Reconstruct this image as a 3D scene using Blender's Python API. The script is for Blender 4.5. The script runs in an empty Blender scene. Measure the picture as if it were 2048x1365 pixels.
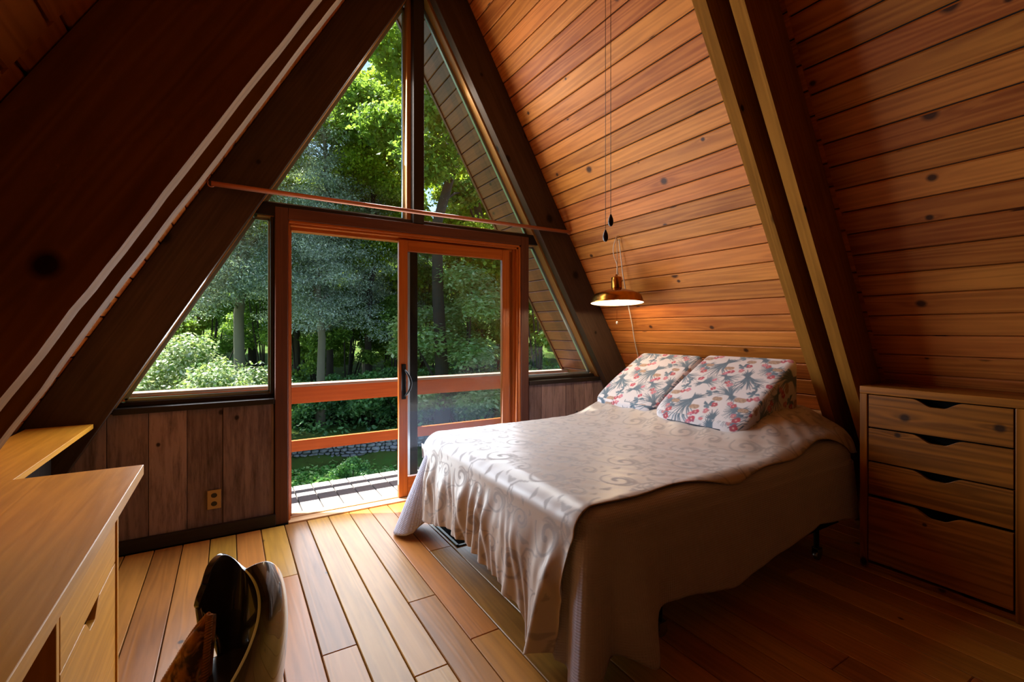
import bpy, bmesh, math, random
import numpy as np
from math import sin, cos, pi, sqrt, radians, atan2, atan
from mathutils import Vector, Matrix

random.seed(7)
rng = np.random.default_rng(11)
SC = bpy.context.scene
COL = SC.collection
T = sqrt(3.0)
XC, KR = 1.265, 2.65          # ridge position and half width of the A-frame at the floor
HCAM = 1.295
YAW = atan(566 / 938.0)
FPX = 938.0

# ------------------------------------------------------------------ helpers
def lin(h):
    h = h.lstrip('#')
    out = []
    for i in (0, 2, 4):
        c = int(h[i:i + 2], 16) / 255.0
        out.append(c / 12.92 if c <= 0.04045 else ((c + 0.055) / 1.055) ** 2.4)
    return (*out, 1.0)

def V3(*a):
    return Vector(a)

def roof_x(z, side, off=0.0):
    """x of the sloping roof plane at height z; off = distance inward, square to the slope"""
    return XC + side * (KR - off / sin(pi / 3) - z / T)

def at_dist(px, d):
    """ground position for a bearing (given as a column of the photograph) and a distance along the view axis"""
    r = (px - 1024.0) / FPX * d
    return (sin(YAW) * d + cos(YAW) * r, cos(YAW) * d - sin(YAW) * r)

class MB:
    def __init__(self):
        self.v, self.f, self.uv, self.c = [], [], [], []
    def add(self, verts, faces, grain=(1, 0, 0), col=None):
        g = Vector(grain).normalized()
        base = len(self.v)
        vs = [Vector(p) for p in verts]
        self.v += [tuple(p) for p in vs]
        if col is None:
            col = (random.random(), random.random(), random.random(), 1)
        for f in faces:
            self.f.append([base + i for i in f])
            n = Vector((0, 0, 0))
            for i in range(len(f)):
                a, b = vs[f[i]], vs[f[(i + 1) % len(f)]]
                n += a.cross(b)
            if n.length > 1e-12:
                n.normalize()
            w = n.cross(g)
            if w.length < 0.3:
                g2 = Vector((0, 0, 1)) if abs(g.z) < .7 else Vector((1, 0, 0))
                w = n.cross(g2)
                gg = w.cross(n)
            else:
                gg = g
            w.normalize()
            if abs(w.y) > .93: w = Vector((0, 1 if w.y > 0 else -1, 0))
            self.uv.append([(vs[i].dot(gg), vs[i].dot(w)) for i in f])
            self.c.append(col)
    def box(self, lo, hi, grain=None, col=None):
        x0, y0, z0 = lo; x1, y1, z1 = hi
        vs = [(x0, y0, z0), (x1, y0, z0), (x1, y1, z0), (x0, y1, z0), (x0, y0, z1), (x1, y0, z1), (x1, y1, z1), (x0, y1, z1)]
        fs = [(0, 3, 2, 1), (4, 5, 6, 7), (0, 1, 5, 4), (1, 2, 6, 5), (2, 3, 7, 6), (3, 0, 4, 7)]
        if grain is None:
            d = [x1 - x0, y1 - y0, z1 - z0]
            i = d.index(max(d)); grain = [0, 0, 0]; grain[i] = 1
        self.add(vs, fs, grain, col)
        return self
    def prism(self, poly, ext, grain=(1, 0, 0), col=None):
        n = len(poly); e = Vector(ext)
        vs = [Vector(p) for p in poly] + [Vector(p) + e for p in poly]
        fs = [tuple(range(n - 1, -1, -1)), tuple(range(n, 2 * n))]
        fs += [(i, (i + 1) % n, n + (i + 1) % n, n + i) for i in range(n)]
        nn = Vector((0, 0, 0))
        for i in range(n):
            nn += vs[i].cross(vs[(i + 1) % n])
        if nn.dot(e) < 0:
            fs = [tuple(reversed(f)) for f in fs]
        self.add(vs, fs, grain, col)
        return self
    def tube(self, pts, rad, n=10, col=None, caps=True):
        pts = [Vector(p) for p in pts]
        if not hasattr(rad, '__len__'):
            rad = [rad] * len(pts)
        vs, fs = [], []
        prev = None
        for i, p in enumerate(pts):
            t = (pts[min(i + 1, len(pts) - 1)] - pts[max(i - 1, 0)])
            t = t.normalized() if t.length > 1e-9 else Vector((0, 0, 1))
            if prev is None:
                a = Vector((1, 0, 0)) if abs(t.x) < .8 else Vector((0, 1, 0))
                a = (a - t * a.dot(t)).normalized()
            else:
                a = (prev - t * prev.dot(t)).normalized()
            prev = a
            b = t.cross(a)
            for k in range(n):
                q = 2 * pi * k / n
                vs.append(p + (a * cos(q) + b * sin(q)) * rad[i])
        m = len(pts)
        for i in range(m - 1):
            for k in range(n):
                fs.append((i * n + k, i * n + (k + 1) % n, (i + 1) * n + (k + 1) % n, (i + 1) * n + k))
        if caps:
            fs.append(tuple(range(n - 1, -1, -1)))
            fs.append(tuple((m - 1) * n + k for k in range(n)))
        g = pts[-1] - pts[0]
        self.add(vs, fs, g if g.length > 1e-6 else (0, 0, 1), col)
        return self
    def lathe(self, prof, c, n=32, tilt=None, col=None, closed=False):
        vs, fs = [], []
        M = tilt or Matrix.Identity(3)
        c = Vector(c)
        for r, z in prof:
            for k in range(n):
                q = 2 * pi * k / n
                vs.append(c + M @ Vector((r * cos(q), r * sin(q), z)))
        m = len(prof)
        for i in range(m if closed else m - 1):
            for k in range(n):
                j = (i + 1) % m
                fs.append((i * n + k, i * n + (k + 1) % n, j * n + (k + 1) % n, j * n + k))
        self.add(vs, fs, (0, 0, 1), col)
        return self
    def build(self, name, mat, parent=None, org=(0, 0, 0), bevel=0.0, smooth=False, seg=2, clean=False):
        me = bpy.data.meshes.new(name)
        o0 = Vector(org)
        me.from_pydata([tuple(Vector(p) - o0) for p in self.v], [], self.f)
        uvs, cs = [], []
        for f, u, c in zip(self.f, self.uv, self.c):
            for k in range(len(f)):
                uvs += u[k]; cs += c
        uvl = me.uv_layers.new(name='UVMap', do_init=False)
        me.uv_layers['UVMap'].data.foreach_set('uv', uvs)
        me.color_attributes.new('board', 'FLOAT_COLOR', 'CORNER')
        me.color_attributes['board'].data.foreach_set('color', cs)
        if clean:
            bm = bmesh.new(); bm.from_mesh(me)
            bmesh.ops.remove_doubles(bm, verts=bm.verts, dist=1e-5)
            bmesh.ops.recalc_face_normals(bm, faces=bm.faces)
            bm.to_mesh(me); bm.free()
        me.materials.append(mat)
        if smooth:
            me.polygons.foreach_set('use_smooth', [True] * len(me.polygons))
        o = bpy.data.objects.new(name, me)
        COL.objects.link(o)
        if parent is not None:
            o.parent = parent
        else:
            o.location = o0
        if bevel > 0:
            b = o.modifiers.new('edge', 'BEVEL'); b.width = bevel; b.segments = seg
            b.limit_method = 'ANGLE'; b.angle_limit = radians(40)
        if smooth and bevel <= 0:
            pass
        return o

def grid_mesh(name, P, mat, parent=None, org=(0, 0, 0), UV=None, colr=None, wrap=False, smooth=True, solid=0.0):
    """P: (n,m,3) array of points -> quad mesh; UV (n,m,2) metres; colr (n,m,3) per point"""
    n, m = P.shape[:2]
    Pf = (P - np.array(org)).reshape(-1, 3)
    idx = np.arange(n * m).reshape(n, m)
    if wrap:
        a = idx; b = np.roll(idx, -1, 1)
        q = np.stack([a[:-1], b[:-1], b[1:], a[1:]], -1).reshape(-1, 4)
    else:
        q = np.stack([idx[:-1, :-1], idx[:-1, 1:], idx[1:, 1:], idx[1:, :-1]], -1).reshape(-1, 4)
    return quads_mesh(name, Pf, q, mat, parent, org, None if UV is None else UV.reshape(-1, 2), None if colr is None else colr.reshape(-1, 3), smooth, solid)

def quads_mesh(name, Pf, q, mat, parent=None, org=(0, 0, 0), UV=None, colr=None, smooth=True, solid=0.0):
    me = bpy.data.meshes.new(name)
    nv, nq = len(Pf), len(q)
    me.vertices.add(nv); me.vertices.foreach_set('co', np.asarray(Pf, np.float32).ravel())
    me.loops.add(nq * 4); me.loops.foreach_set('vertex_index', np.asarray(q, np.int32).ravel())
    me.polygons.add(nq)
    me.polygons.foreach_set('loop_start', np.arange(0, nq * 4, 4, dtype=np.int32))
    me.polygons.foreach_set('use_smooth', np.full(nq, smooth))
    me.update(calc_edges=True)
    if UV is not None:
        l = me.uv_layers.new(name='UVMap'); l.data.foreach_set('uv', UV[q.ravel()].astype(np.float32).ravel())
    if colr is not None:
        a = me.color_attributes.new('board', 'FLOAT_COLOR', 'POINT')
        c4 = np.ones((nv, 4), np.float32); c4[:, :3] = colr
        a.data.foreach_set('color', c4.ravel())
    me.materials.append(mat)
    me.validate()
    o = bpy.data.objects.new(name, me); COL.objects.link(o)
    if parent is not None:
        o.parent = parent
    else:
        o.location = org
    if solid:
        s = o.modifiers.new('thickness', 'SOLIDIFY'); s.thickness = solid; s.offset = 0
    return o

def tag(o, label, cat, group=None, kind=None):
    o['label'] = label; o['category'] = cat
    if group: o['group'] = group
    if kind: o['kind'] = kind
    return o

def struct(o, label=None):
    o['kind'] = 'structure'
    if label: o['label'] = label
    return o

def thing(name, loc, label, cat, group=None):
    o = bpy.data.objects.new(name, None); o.empty_display_size = .1
    o.location = loc; COL.objects.link(o)
    return tag(o, label, cat, group)

def copy_tree(o, parent=None):
    c = o.copy(); COL.objects.link(c); c.parent = parent
    for ch in list(o.children):
        copy_tree(ch, c)
    return c

# ------------------------------------------------------------------ materials
class NT:
    def __init__(self, name):
        self.m = bpy.data.materials.new(name); self.m.use_nodes = True
        self.t = self.m.node_tree; self.t.nodes.clear()
        self.out = self.t.nodes.new('ShaderNodeOutputMaterial')
    def n(self, typ, ins=None, **kw):
        nd = self.t.nodes.new(typ)
        for k, v in kw.items():
            setattr(nd, k, v)
        for k, v in (ins or {}).items():
            if hasattr(v, 'is_output'):
                self.t.links.new(v, nd.inputs[k])
            else:
                nd.inputs[k].default_value = v
        return nd
    def math(self, op, a, b=None, c=None, clamp=False):
        ins = {0: a}
        if b is not None: ins[1] = b
        if c is not None: ins[2] = c
        nd = self.n('ShaderNodeMath', ins, operation=op); nd.use_clamp = clamp
        return nd.outputs[0]
    def mix(self, fac, a, b, blend='MIX'):
        nd = self.n('ShaderNodeMix', None, data_type='RGBA', blend_type=blend)
        for k, v in ((0, fac), (6, a), (7, b)):
            if hasattr(v, 'is_output'): self.t.links.new(v, nd.inputs[k])
            else: nd.inputs[k].default_value = v
        return nd.outputs[2]
    def ramp(self, fac, stops):
        nd = self.n('ShaderNodeValToRGB', {0: fac})
        e = nd.color_ramp.elements
        while len(e) < len(stops): e.new(.5)
        for i, (p, c) in enumerate(stops):
            e[i].position = p; e[i].color = c if hasattr(c, '__len__') else (c, c, c, 1)
        return nd.outputs[0]
    def link(self, s):
        self.t.links.new(s, self.out.inputs[0]); return self.m

def plain(name, col, rough=.5, metal=0.0, spec=.5, noise=.0, coat=0.0, scale=40):
    k = NT(name)
    c = lin(col) if isinstance(col, str) else col
    if noise:
        nz = k.n('ShaderNodeTexNoise', {'Scale': scale, 'Detail': 4.0}).outputs[0]
        d = tuple(x * (1 - noise) for x in c[:3]) + (1,)
        l = tuple(min(1, x * (1 + noise)) for x in c[:3]) + (1,)
        cc = k.mix(nz, d, l)
    else:
        nz = k.n('ShaderNodeTexNoise', {'Scale': scale, 'Detail': 2.0}).outputs[0]
        d = tuple(x * .96 for x in c[:3]) + (1,)
        cc = k.mix(nz, d, c)
    b = k.n('ShaderNodeBsdfPrincipled', {'Base Color': cc, 'Roughness': rough, 'Metallic': metal, 'Specular IOR Level': spec, 'Coat Weight': coat})
    return k.link(b.outputs[0])

def wood(name, c1, c2, knot=.5, rough=.45, tone=.5, kscale=(1.6, 5.0), spec=.4, ring=.35, dark=None, weather=0.0, coat=0.0, gbump=.25, ksize=.10, hue=.0):
    """boards: UV in metres (u along the grain), 'board' colour = random numbers of each board"""
    k = NT(name)
    uv = k.n('ShaderNodeUVMap', None, uv_map='UVMap').outputs[0]
    bd = k.n('ShaderNodeAttribute', None, attribute_name='board').outputs['Color']
    sep = k.n('ShaderNodeSeparateXYZ', {0: uv})
    bs = k.n('ShaderNodeSeparateColor', {0: bd})
    u, v = sep.outputs[0], sep.outputs[1]
    ou = k.math('MULTIPLY', bs.outputs[0], 37.0); ov = k.math('MULTIPLY', bs.outputs[1], 23.0)
    uu = k.math('ADD', u, ou); vv = k.math('ADD', v, ov)
    # knots
    kv = k.n('ShaderNodeCombineXYZ', {0: k.math('MULTIPLY', uu, kscale[0]), 1: k.math('MULTIPLY', vv, kscale[1]), 2: 0.0}).outputs[0]
    vor = k.n('ShaderNodeTexVoronoi', {'Vector': kv, 'Scale': 1.0, 'Randomness': 1.0}, voronoi_dimensions='2D')
    # true distance in metres-like units: rescale cell space so that knots are round
    dx = k.n('ShaderNodeVectorMath', {0: kv, 1: vor.outputs['Position']}, operation='SUBTRACT').outputs[0]
    dsx = k.n('ShaderNodeVectorMath', {0: dx, 1: (1 / kscale[0] * .85, 1 / kscale[1], 0)}, operation='MULTIPLY').outputs[0]
    dist = k.n('ShaderNodeVectorMath', {0: dsx}, operation='LENGTH').outputs['Value']
    vc = k.n('ShaderNodeSeparateColor', {0: vor.outputs['Color']})
    has = k.math('LESS_THAN', vc.outputs[0], knot)
    size = k.math('MULTIPLY_ADD', vc.outputs[1], ksize * .13, ksize * .06)
    kd = k.math('DIVIDE', dist, size)
    kmask = k.math('MULTIPLY', k.ramp(k.math('MULTIPLY', kd, .5), [(.30, 1.0), (.62, 0.0)]), has)
    dsx2 = k.n('ShaderNodeVectorMath', {0: dx, 1: (1 / kscale[0] * .22, 1 / kscale[1], 0)}, operation='MULTIPLY').outputs[0]
    kd2 = k.math('DIVIDE', k.n('ShaderNodeVectorMath', {0: dsx2}, operation='LENGTH').outputs['Value'], size)
    khalo = k.math('MULTIPLY', k.math('POWER', 2.718, k.math('MULTIPLY', kd2, -1.3)), has)
    # grain
    gp = k.n('ShaderNodeCombineXYZ', {0: k.math('MULTIPLY', uu, 1.1), 1: k.math('MULTIPLY', vv, 11.0), 2: bs.outputs[2]}).outputs[0]
    n1 = k.n('ShaderNodeTexNoise', {'Vector': gp, 'Scale': 2.2, 'Detail': 7.0, 'Roughness': .62, 'Distortion': .5}).outputs[0]
    gp2 = k.n('ShaderNodeCombineXYZ', {0: k.math('MULTIPLY', uu, .22), 1: k.math('MULTIPLY', vv, 6.0), 2: bs.outputs[1]}).outputs[0]
    n2 = k.n('ShaderNodeTexNoise', {'Vector': gp2, 'Scale': 1.6, 'Detail': 2.0}).outputs[0]
    ringv = k.math('SINE', k.math('MULTIPLY', k.math('ADD', n2, k.math('MULTIPLY', khalo, .16)), 62.0))
    ringf = k.math('MULTIPLY_ADD', ringv, .5, .5)
    pn = k.n('ShaderNodeCombineXYZ', {0: k.math('MULTIPLY', uu, 2.0), 1: k.math('MULTIPLY', vv, 4.0), 2: 3.0}).outputs[0]
    n3 = k.n('ShaderNodeTexNoise', {'Vector': pn, 'Scale': 1.3, 'Detail': 3.0}).outputs[0]
    fac = k.math('MULTIPLY_ADD', n1, .75, k.math('MULTIPLY', ringf, ring * .6))
    fac = k.math('ADD', fac, k.math('MULTIPLY', k.math('SUBTRACT', bs.outputs[2], .5), tone))
    fac = k.math('ADD', fac, k.math('MULTIPLY', k.math('SUBTRACT', n3, .5), .55))
    fac = k.math('MULTIPLY_ADD', fac, 1.0, -.12, clamp=True)
    L1, L2 = lin(c1), lin(c2)
    col = k.mix(fac, L1, L2)
    if hue:
        hs = k.n('ShaderNodeHueSaturation', {'Hue': k.math('MULTIPLY_ADD', k.math('SUBTRACT', bs.outputs[1], .5), hue, .5), 'Saturation': 1.0, 'Value': 1.0, 'Color': col})
        col = hs.outputs[0]
    dk = lin(dark) if dark else tuple(x * .22 for x in L2[:3]) + (1,)
    col = k.mix(k.math('MULTIPLY', khalo, .35), col, L2)
    col = k.mix(k.math('MULTIPLY', kmask, .9), col, dk)
    if weather:
        wp = k.n('ShaderNodeCombineXYZ', {0: k.math('MULTIPLY', uu, 2.5), 1: k.math('MULTIPLY', vv, 20.0), 2: 9.0}).outputs[0]
        wn = k.n('ShaderNodeTexNoise', {'Vector': wp, 'Scale': 1.5, 'Detail': 8.0, 'Roughness': .7}).outputs[0]
        col = k.mix(k.math('MULTIPLY', k.ramp(wn, [(.45, 0.0), (.7, 1.0)]), weather), col, dk)
    bh = k.math('MULTIPLY_ADD', n1, .6, k.math('MULTIPLY', ringf, .25))
    bmp = k.n('ShaderNodeBump', {'Height': bh, 'Strength': gbump, 'Distance': .004}).outputs[0]
    rg = k.math('MULTIPLY_ADD', n1, .18, rough - .09)
    b = k.n('ShaderNodeBsdfPrincipled', {'Base Color': col, 'Roughness': rg, 'Specular IOR Level': spec, 'Normal': bmp, 'Coat Weight': coat, 'Coat Roughness': .18})
    return k.link(b.outputs[0])

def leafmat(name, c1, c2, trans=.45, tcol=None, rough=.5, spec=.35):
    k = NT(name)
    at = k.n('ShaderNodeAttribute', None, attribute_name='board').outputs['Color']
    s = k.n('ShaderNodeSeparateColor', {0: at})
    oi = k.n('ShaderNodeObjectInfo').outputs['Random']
    f = k.math('ADD', k.math('MULTIPLY', k.math('POWER', s.outputs[0], 2.2), .85), k.math('MULTIPLY', oi, .15), clamp=True)  # biased to few bright leaves: glints and dark gaps painted into the colour
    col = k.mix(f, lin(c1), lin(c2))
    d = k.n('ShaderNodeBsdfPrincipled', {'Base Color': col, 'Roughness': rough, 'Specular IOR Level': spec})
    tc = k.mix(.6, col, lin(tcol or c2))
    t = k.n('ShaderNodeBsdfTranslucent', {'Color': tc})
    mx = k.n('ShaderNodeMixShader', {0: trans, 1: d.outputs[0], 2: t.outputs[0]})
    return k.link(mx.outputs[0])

def glassmat(name, tint=(.93, .97, .95, 1), haze=0.0):
    k = NT(name)
    fr = k.n('ShaderNodeFresnel', {'IOR': 1.45}).outputs[0]
    tr = k.n('ShaderNodeBsdfTransparent', {'Color': tint})
    gl = k.n('ShaderNodeBsdfGlossy', {'Color': (1, 1, 1, 1), 'Roughness': .01})
    base = tr.outputs[0]
    if haze:
        df = k.n('ShaderNodeBsdfTranslucent', {'Color': (.8, .85, .9, 1)})
        base = k.n('ShaderNodeMixShader', {0: haze, 1: tr.outputs[0], 2: df.outputs[0]}).outputs[0]
    mx = k.n('ShaderNodeMixShader', {0: k.math('MULTIPLY', fr, .75), 1: base, 2: gl.outputs[0]})
    return k.link(mx.outputs[0])
# ------------------------------------------------------------------ material instances
M = {}
M['pine'] = wood('pine_planks', '#d5853a', '#884315', knot=.5, rough=.5, tone=.55, ring=.5, dark='#2c1408', spec=.25, hue=.012, ksize=.15)
M['floor'] = wood('floor_pine', '#c2863a', '#744a1c', knot=.22, rough=.36, tone=.6, dark='#2c1a0c', spec=.45, coat=.15, gbump=.15, hue=.03)
M['rafter'] = wood('rafter_timber', '#a06a28', '#55350f', knot=.2, rough=.8, tone=.3, dark='#150d08', ksize=.16, spec=.06)
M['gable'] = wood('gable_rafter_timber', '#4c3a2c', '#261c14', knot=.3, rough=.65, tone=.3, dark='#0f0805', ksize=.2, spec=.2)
M['barn'] = wood('barn_boards', '#a08882', '#61504b', knot=.3, rough=.75, ring=.3, tone=.9, dark='#1d110e', spec=.2, weather=.7, kscale=(2.2, 5.0))
M['darktrim'] = wood('dark_stained_trim', '#2c241e', '#181310', knot=.08, rough=.5, tone=.3, spec=.3)
M['casing'] = wood('casing_timber', '#683e2c', '#3c241a', knot=.2, rough=.5, tone=.2, spec=.35, dark='#1a0c06')
M['door'] = wood('door_fir', '#c66e26', '#94480f', knot=.03, rough=.38, tone=.15, spec=.45, ring=.5, coat=.2)
M['goldtrim'] = wood('window_trim_pine', '#b98445', '#8c5a2a', knot=.08, rough=.45, tone=.2, spec=.4)
M['deskwood'] = wood('desk_pine', '#dc9c30', '#a26c14', knot=.2, rough=.5, tone=.25, spec=.18, dark='#6a3d18', kscale=(1.5, 3.0), coat=.15)
M['paleedge'] = wood('pale_sawn_edge', '#dcb384', '#b98754', knot=.0, rough=.6, tone=.15)
M['dresser'] = wood('dresser_pine', '#a8651c', '#643808', knot=.6, rough=.4, tone=.4, dark='#1f0f05', kscale=(2.4, 4.2), ksize=.15, ring=.8, spec=.3)
M['rail'] = wood('deck_rail_cedar', '#e27030', '#bd501c', knot=.15, rough=.6, tone=.2, spec=.3, dark='#4a1c0c')
M['railcap'] = wood('sunlit_rail_cap', '#c09a88', '#987262', knot=.1, rough=.7, tone=.2, spec=.3)  # paler than the rail boards: sun glare on the cap painted into its colour
M['deck'] = wood('painted_deck_boards', '#989492', '#868180', knot=.0, rough=.7, tone=.3, ring=.1, spec=.3)
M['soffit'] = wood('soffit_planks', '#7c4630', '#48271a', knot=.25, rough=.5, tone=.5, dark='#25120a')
M['black'] = plain('black_void', '#0a0807', .9, spec=.1)
M['white_vinyl'] = plain('white_sash_edge', '#f4f6f4', .35)
M['alu'] = plain('window_bead_metal', '#9fb0b8', .3, metal=.6)
M['iron'] = plain('black_iron', '#0d0c0c', .45, metal=.5)
M['copper'] = plain('copper_rod', '#b87a5c', .32, metal=.4)
M['glass'] = glassmat('window_glass')
M['dglass'] = glassmat('door_glass', (.86, .90, .92, 1), haze=.0015)
M['roofing'] = plain('roof_shingle', '#3b332e', .9, noise=.3)

# ------------------------------------------------------------------ room shell
PW = .1265            # plank pitch on the slope
YB, YE = -3.2, 4.5    # back end of the room, edge of the roof overhang

def roof_planks(name, side, bays, mat):
    mb = MB()
    sdir = Vector((-side * .5, 0, T / 2)); nin = Vector((-side * T / 2, 0, -.5))   # up the slope / into the room
    base = Vector((XC + side * KR, 0, 0))
    for y0, y1, off in bays:
        k = -1
        while True:
            s0, s1 = k * PW + off, (k + 1) * PW + off
            k += 1
            if s1 < .02: continue
            if s0 > 5.3: break
            s1 = min(s1, 5.3); s0 = max(s0, 0.0)
            g = .0032; c = .0055
            a, b = s0 + g, s1 - g
            p = lambda s, n, y: base + sdir * s + nin * n + Vector((0, y, 0))
            poly = [p(a, -.02, y0), p(a, -c, y0), p(a + c, 0, y0), p(b - c, 0, y0), p(b, -c, y0), p(b, -.02, y0)]
            mb.prism(poly, (0, y1 - y0, 0), (0, 1, 0))
        # backing board behind the grooves
        pa = lambda s, n: base + sdir * s + nin * n
    o = mb.build(name, mat)
    return struct(o)

roof_planks('ceiling_right', 1, [(YB, 1.24, .0675), (1.24, 3.60, .0945)], M['pine'])
roof_planks('ceiling_left', -1, [(YB, 1.24, .03), (1.24, 3.60, .06)], M['pine'])
for side, nm in ((1, 'right'), (-1, 'left')):
    o = roof_planks('roof_overhang_' + nm, side, [(3.60, YE, .0945 + (.0 if side > 0 else .02))], M['soffit'])
    mb = MB()
    nin = Vector((-side * T / 2, 0, -.5)); sdir = Vector((-side * .5, 0, T / 2))
    b0 = Vector((XC + side * KR, YB, 0)) - sdir * .3
    q = [b0 - nin * .021, b0 - nin * .14, b0 - nin * .14 + sdir * 5.75, b0 - nin * .021 + sdir * 5.62]
    mb.prism(q, (0, YE - YB, 0), (0, 1, 0))
    # barge board along the edge of the roof
    mb2 = MB()
    b1 = Vector((XC + side * KR, YE, 0)) - sdir * .3 + nin * .012
    mb2.prism([b1, b1 - nin * .2, b1 - nin * .2 + sdir * 5.7, b1 + sdir * 5.55], (0, .035, 0), sdir)
    struct(mb.build('roof_' + nm, M['roofing']))
    struct(mb2.build('trim_barge_' + nm, M['casing'], bevel=.003))

# floor boards (widths and butt joints read from the photograph)
mb = MB()
FP = .138
joints = {0: [1.985, .55], 3: [2.161, .4], 4: [1.772, .1], 2: [1.687, -.3], 1: [.2], 5: [2.6, .9]}
k0 = int(math.floor((-1.5 - .315) / FP))
for k in range(k0, 28):
    x0 = .315 + k * FP; x1 = x0 + FP
    if x0 > 3.95: break
    js = joints.get(k, [random.uniform(-.8, .3), random.uniform(.9, 2.9)] if random.random() < .7 else [random.uniform(0, 2.5)])
    ys = [YB] + sorted(js) + [3.45]
    for a, b in zip(ys[:-1], ys[1:]):
        mb.box((x0 + .0022, a + .0012, -.03), (x1 - .0022, b - .0012, 0), (0, 1, 0))
o = mb.build('floor', M['floor'], bevel=.0028, seg=1); struct(o)
struct(MB().box((-2.2, YB, -.30), (4.6, 3.62, -.031)).build('floor_base', M['black']))

# gable wall below and beside the openings
GY0, GY1 = 3.40, 3.475       # the gable rafters
def rafter(name, side, y0, y1, depth=.29, rough=0.0, z_low=0.0, mat=None, zstart=None):
    """a board on edge under the roof slope: outline in the x-z plane, thickness along y"""
    mb = MB()
    ko = KR - .004; ki = KR - depth / sin(pi / 3)
    S = side
    n = 90 if rough else 2
    outer = [(XC + S * ko, 0), (XC, ko * T)]
    inner = []
    ph = random.random() * 9
    for i in range(n + 1):
        z = (ki * T) * (1 - i / n)
        w = ki - z / T
        if rough and 0 < i < n:
            jit = rough * (.5 * sin(z * 9 + ph) + .35 * sin(z * 23 + ph * 2) + random.uniform(-.4, .4))
            jit = jit * (.35 + 1.8 * max(0, 1.5 - z))
            w += jit
        inner.append((XC + S * w, z))
    poly = [Vector((x, y0, z)) for x, z in outer + inner]
    mb.prism(poly, (0, y1 - y0, 0), (-S * .5, 0, T / 2))
    return mb.build(name, mat or M['rafter'], bevel=.003 if not rough else 0)
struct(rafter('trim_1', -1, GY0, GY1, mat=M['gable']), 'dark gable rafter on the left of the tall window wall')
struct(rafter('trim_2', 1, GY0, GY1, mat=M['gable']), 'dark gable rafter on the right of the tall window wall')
struct(rafter('trim_3', -1, 1.505, 1.575, rough=.006), 'left double rafter, board nearer the windows')
struct(rafter('trim_4', -1, 1.290, 1.360, rough=.005), 'left double rafter, board nearer the camera')
struct(rafter('trim_5', 1, 1.425, 1.49, rough=.002), 'right double rafter, board nearer the windows')
struct(rafter('trim_6', 1, 1.262, 1.325, rough=.002), 'right double rafter, board nearer the camera')
struct(rafter('trim_7', -1, -.72, -.655)); struct(rafter('trim_8', 1, -.72, -.655)); struct(rafter('trim_11', -1, -2.72, -2.655)); struct(rafter('trim_12', 1, -2.72, -2.655))
# spacer between the double boards, set back in the gap
for side, nm in ((-1, 'trim_9'), (1, 'trim_10')):
    struct(rafter(nm, side, *((1.361, 1.504) if side < 0 else (1.326, 1.424)), depth=.10))

# wall behind the camera
mb = MB()
mb.prism([(XC - KR, YB - .1, 0), (XC + KR, YB - .1, 0), (XC, YB - .1, KR * T)], (0, .1, 0), (0, 0, 1))
struct(mb.build('wall_south', M['darktrim']))

# dark recess strip, gold jamb trim and light bead that follow the slope of each glazed opening
def slope_strip(mb, side, y0, y1, k_in, k_out, z0, z1):
    S = side
    P = lambda k, z: Vector((XC + S * (k - z / T), y0, z))
    mb.prism([P(k_out, z0), P(k_in, z0), P(k_in, z1), P(k_out, z1)], (0, y1 - y0, 0), (-S * .5, 0, T / 2))
KI = KR - .335
for side, nm in ((-1, 'left'), (1, 'right')):
    mb = MB(); slope_strip(mb, side, 3.4755, 3.50, KI + .03, KR, .02, 3.9); struct(mb.build('trim_groove_' + nm, M['darktrim']))
    mb = MB(); slope_strip(mb, side, 3.50, 3.585, KI - .002, KR, .815, 3.98); struct(mb.build('trim_jamb_' + nm, M['goldtrim'], bevel=.003))

# barn-board panels under the low windows (each board its own plank, one wall)
def panel_wall(name, edges, side, ztop, yf):
    mb = MB()
    S = side
    for a, b in zip(edges[:-1], edges[1:]):
        a2, b2 = a + .0015, b - .0015
        # clip the board's top with the roof slope
        def lim(x):
            return max(0.06, min(ztop, (KR - .01 - S * (x - XC)) * T))
        d = random.uniform(0, .006)
        xs = [a2 + (b2 - a2) * i / 6 for i in range(7)]
        if all(lim(x) <= .061 for x in xs): continue
        poly = [Vector((a2, yf - d, .03))] + [Vector((b2, yf - d, .03))] + [Vector((x, yf - d, lim(x))) for x in reversed(xs)]
        mb.prism(poly, (0, .03, 0), (0, 0, 1))
    return struct(mb.build(name, M['barn'], bevel=.0015, seg=1))
panel_wall('wall_north_left', [-1.42, -1.2, -.98, -.78, -.60, -.409, -.221, -.033, .257], -1, .812, 3.50)
panel_wall('wall_north_right', [2.285, 2.42, 2.547, 2.70, 2.792, 2.92, 3.032, 3.16, 3.40, 3.62, 3.9], 1, .805, 3.50)
# solid wall behind the boards
mb = MB()
for a, b in ((-1.42, .27), (2.265, 3.95)):
    S = -1 if a < 0 else 1
    def lim(x): return max(.02, min(.83, (KR - S * (x - XC)) * T))
    xs = [a + (b - a) * i / 12 for i in range(13)]
    mb.prism([Vector((a, 3.531, -.2)), Vector((b, 3.531, -.2))] + [Vector((x, 3.531, lim(x))) for x in reversed(xs)], (0, .09, 0), (0, 0, 1))
struct(mb.build('wall_north', M['darktrim']))
# header beam across the gable between door and upper windows
def zslope(k, z): return k - z / T
mb = MB()
z0, z1 = 2.062, 2.150
mb.prism([(XC - zslope(KI + .03, z0), 3.505, z0), (XC + zslope(KI + .03, z0), 3.505, z0), (XC + zslope(KI + .03, z1), 3.505, z1), (XC - zslope(KI + .03, z1), 3.505, z1)], (0, .11, 0), (1, 0, 0))
struct(mb.build('trim_header', M['darktrim'], bevel=.004))
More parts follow.
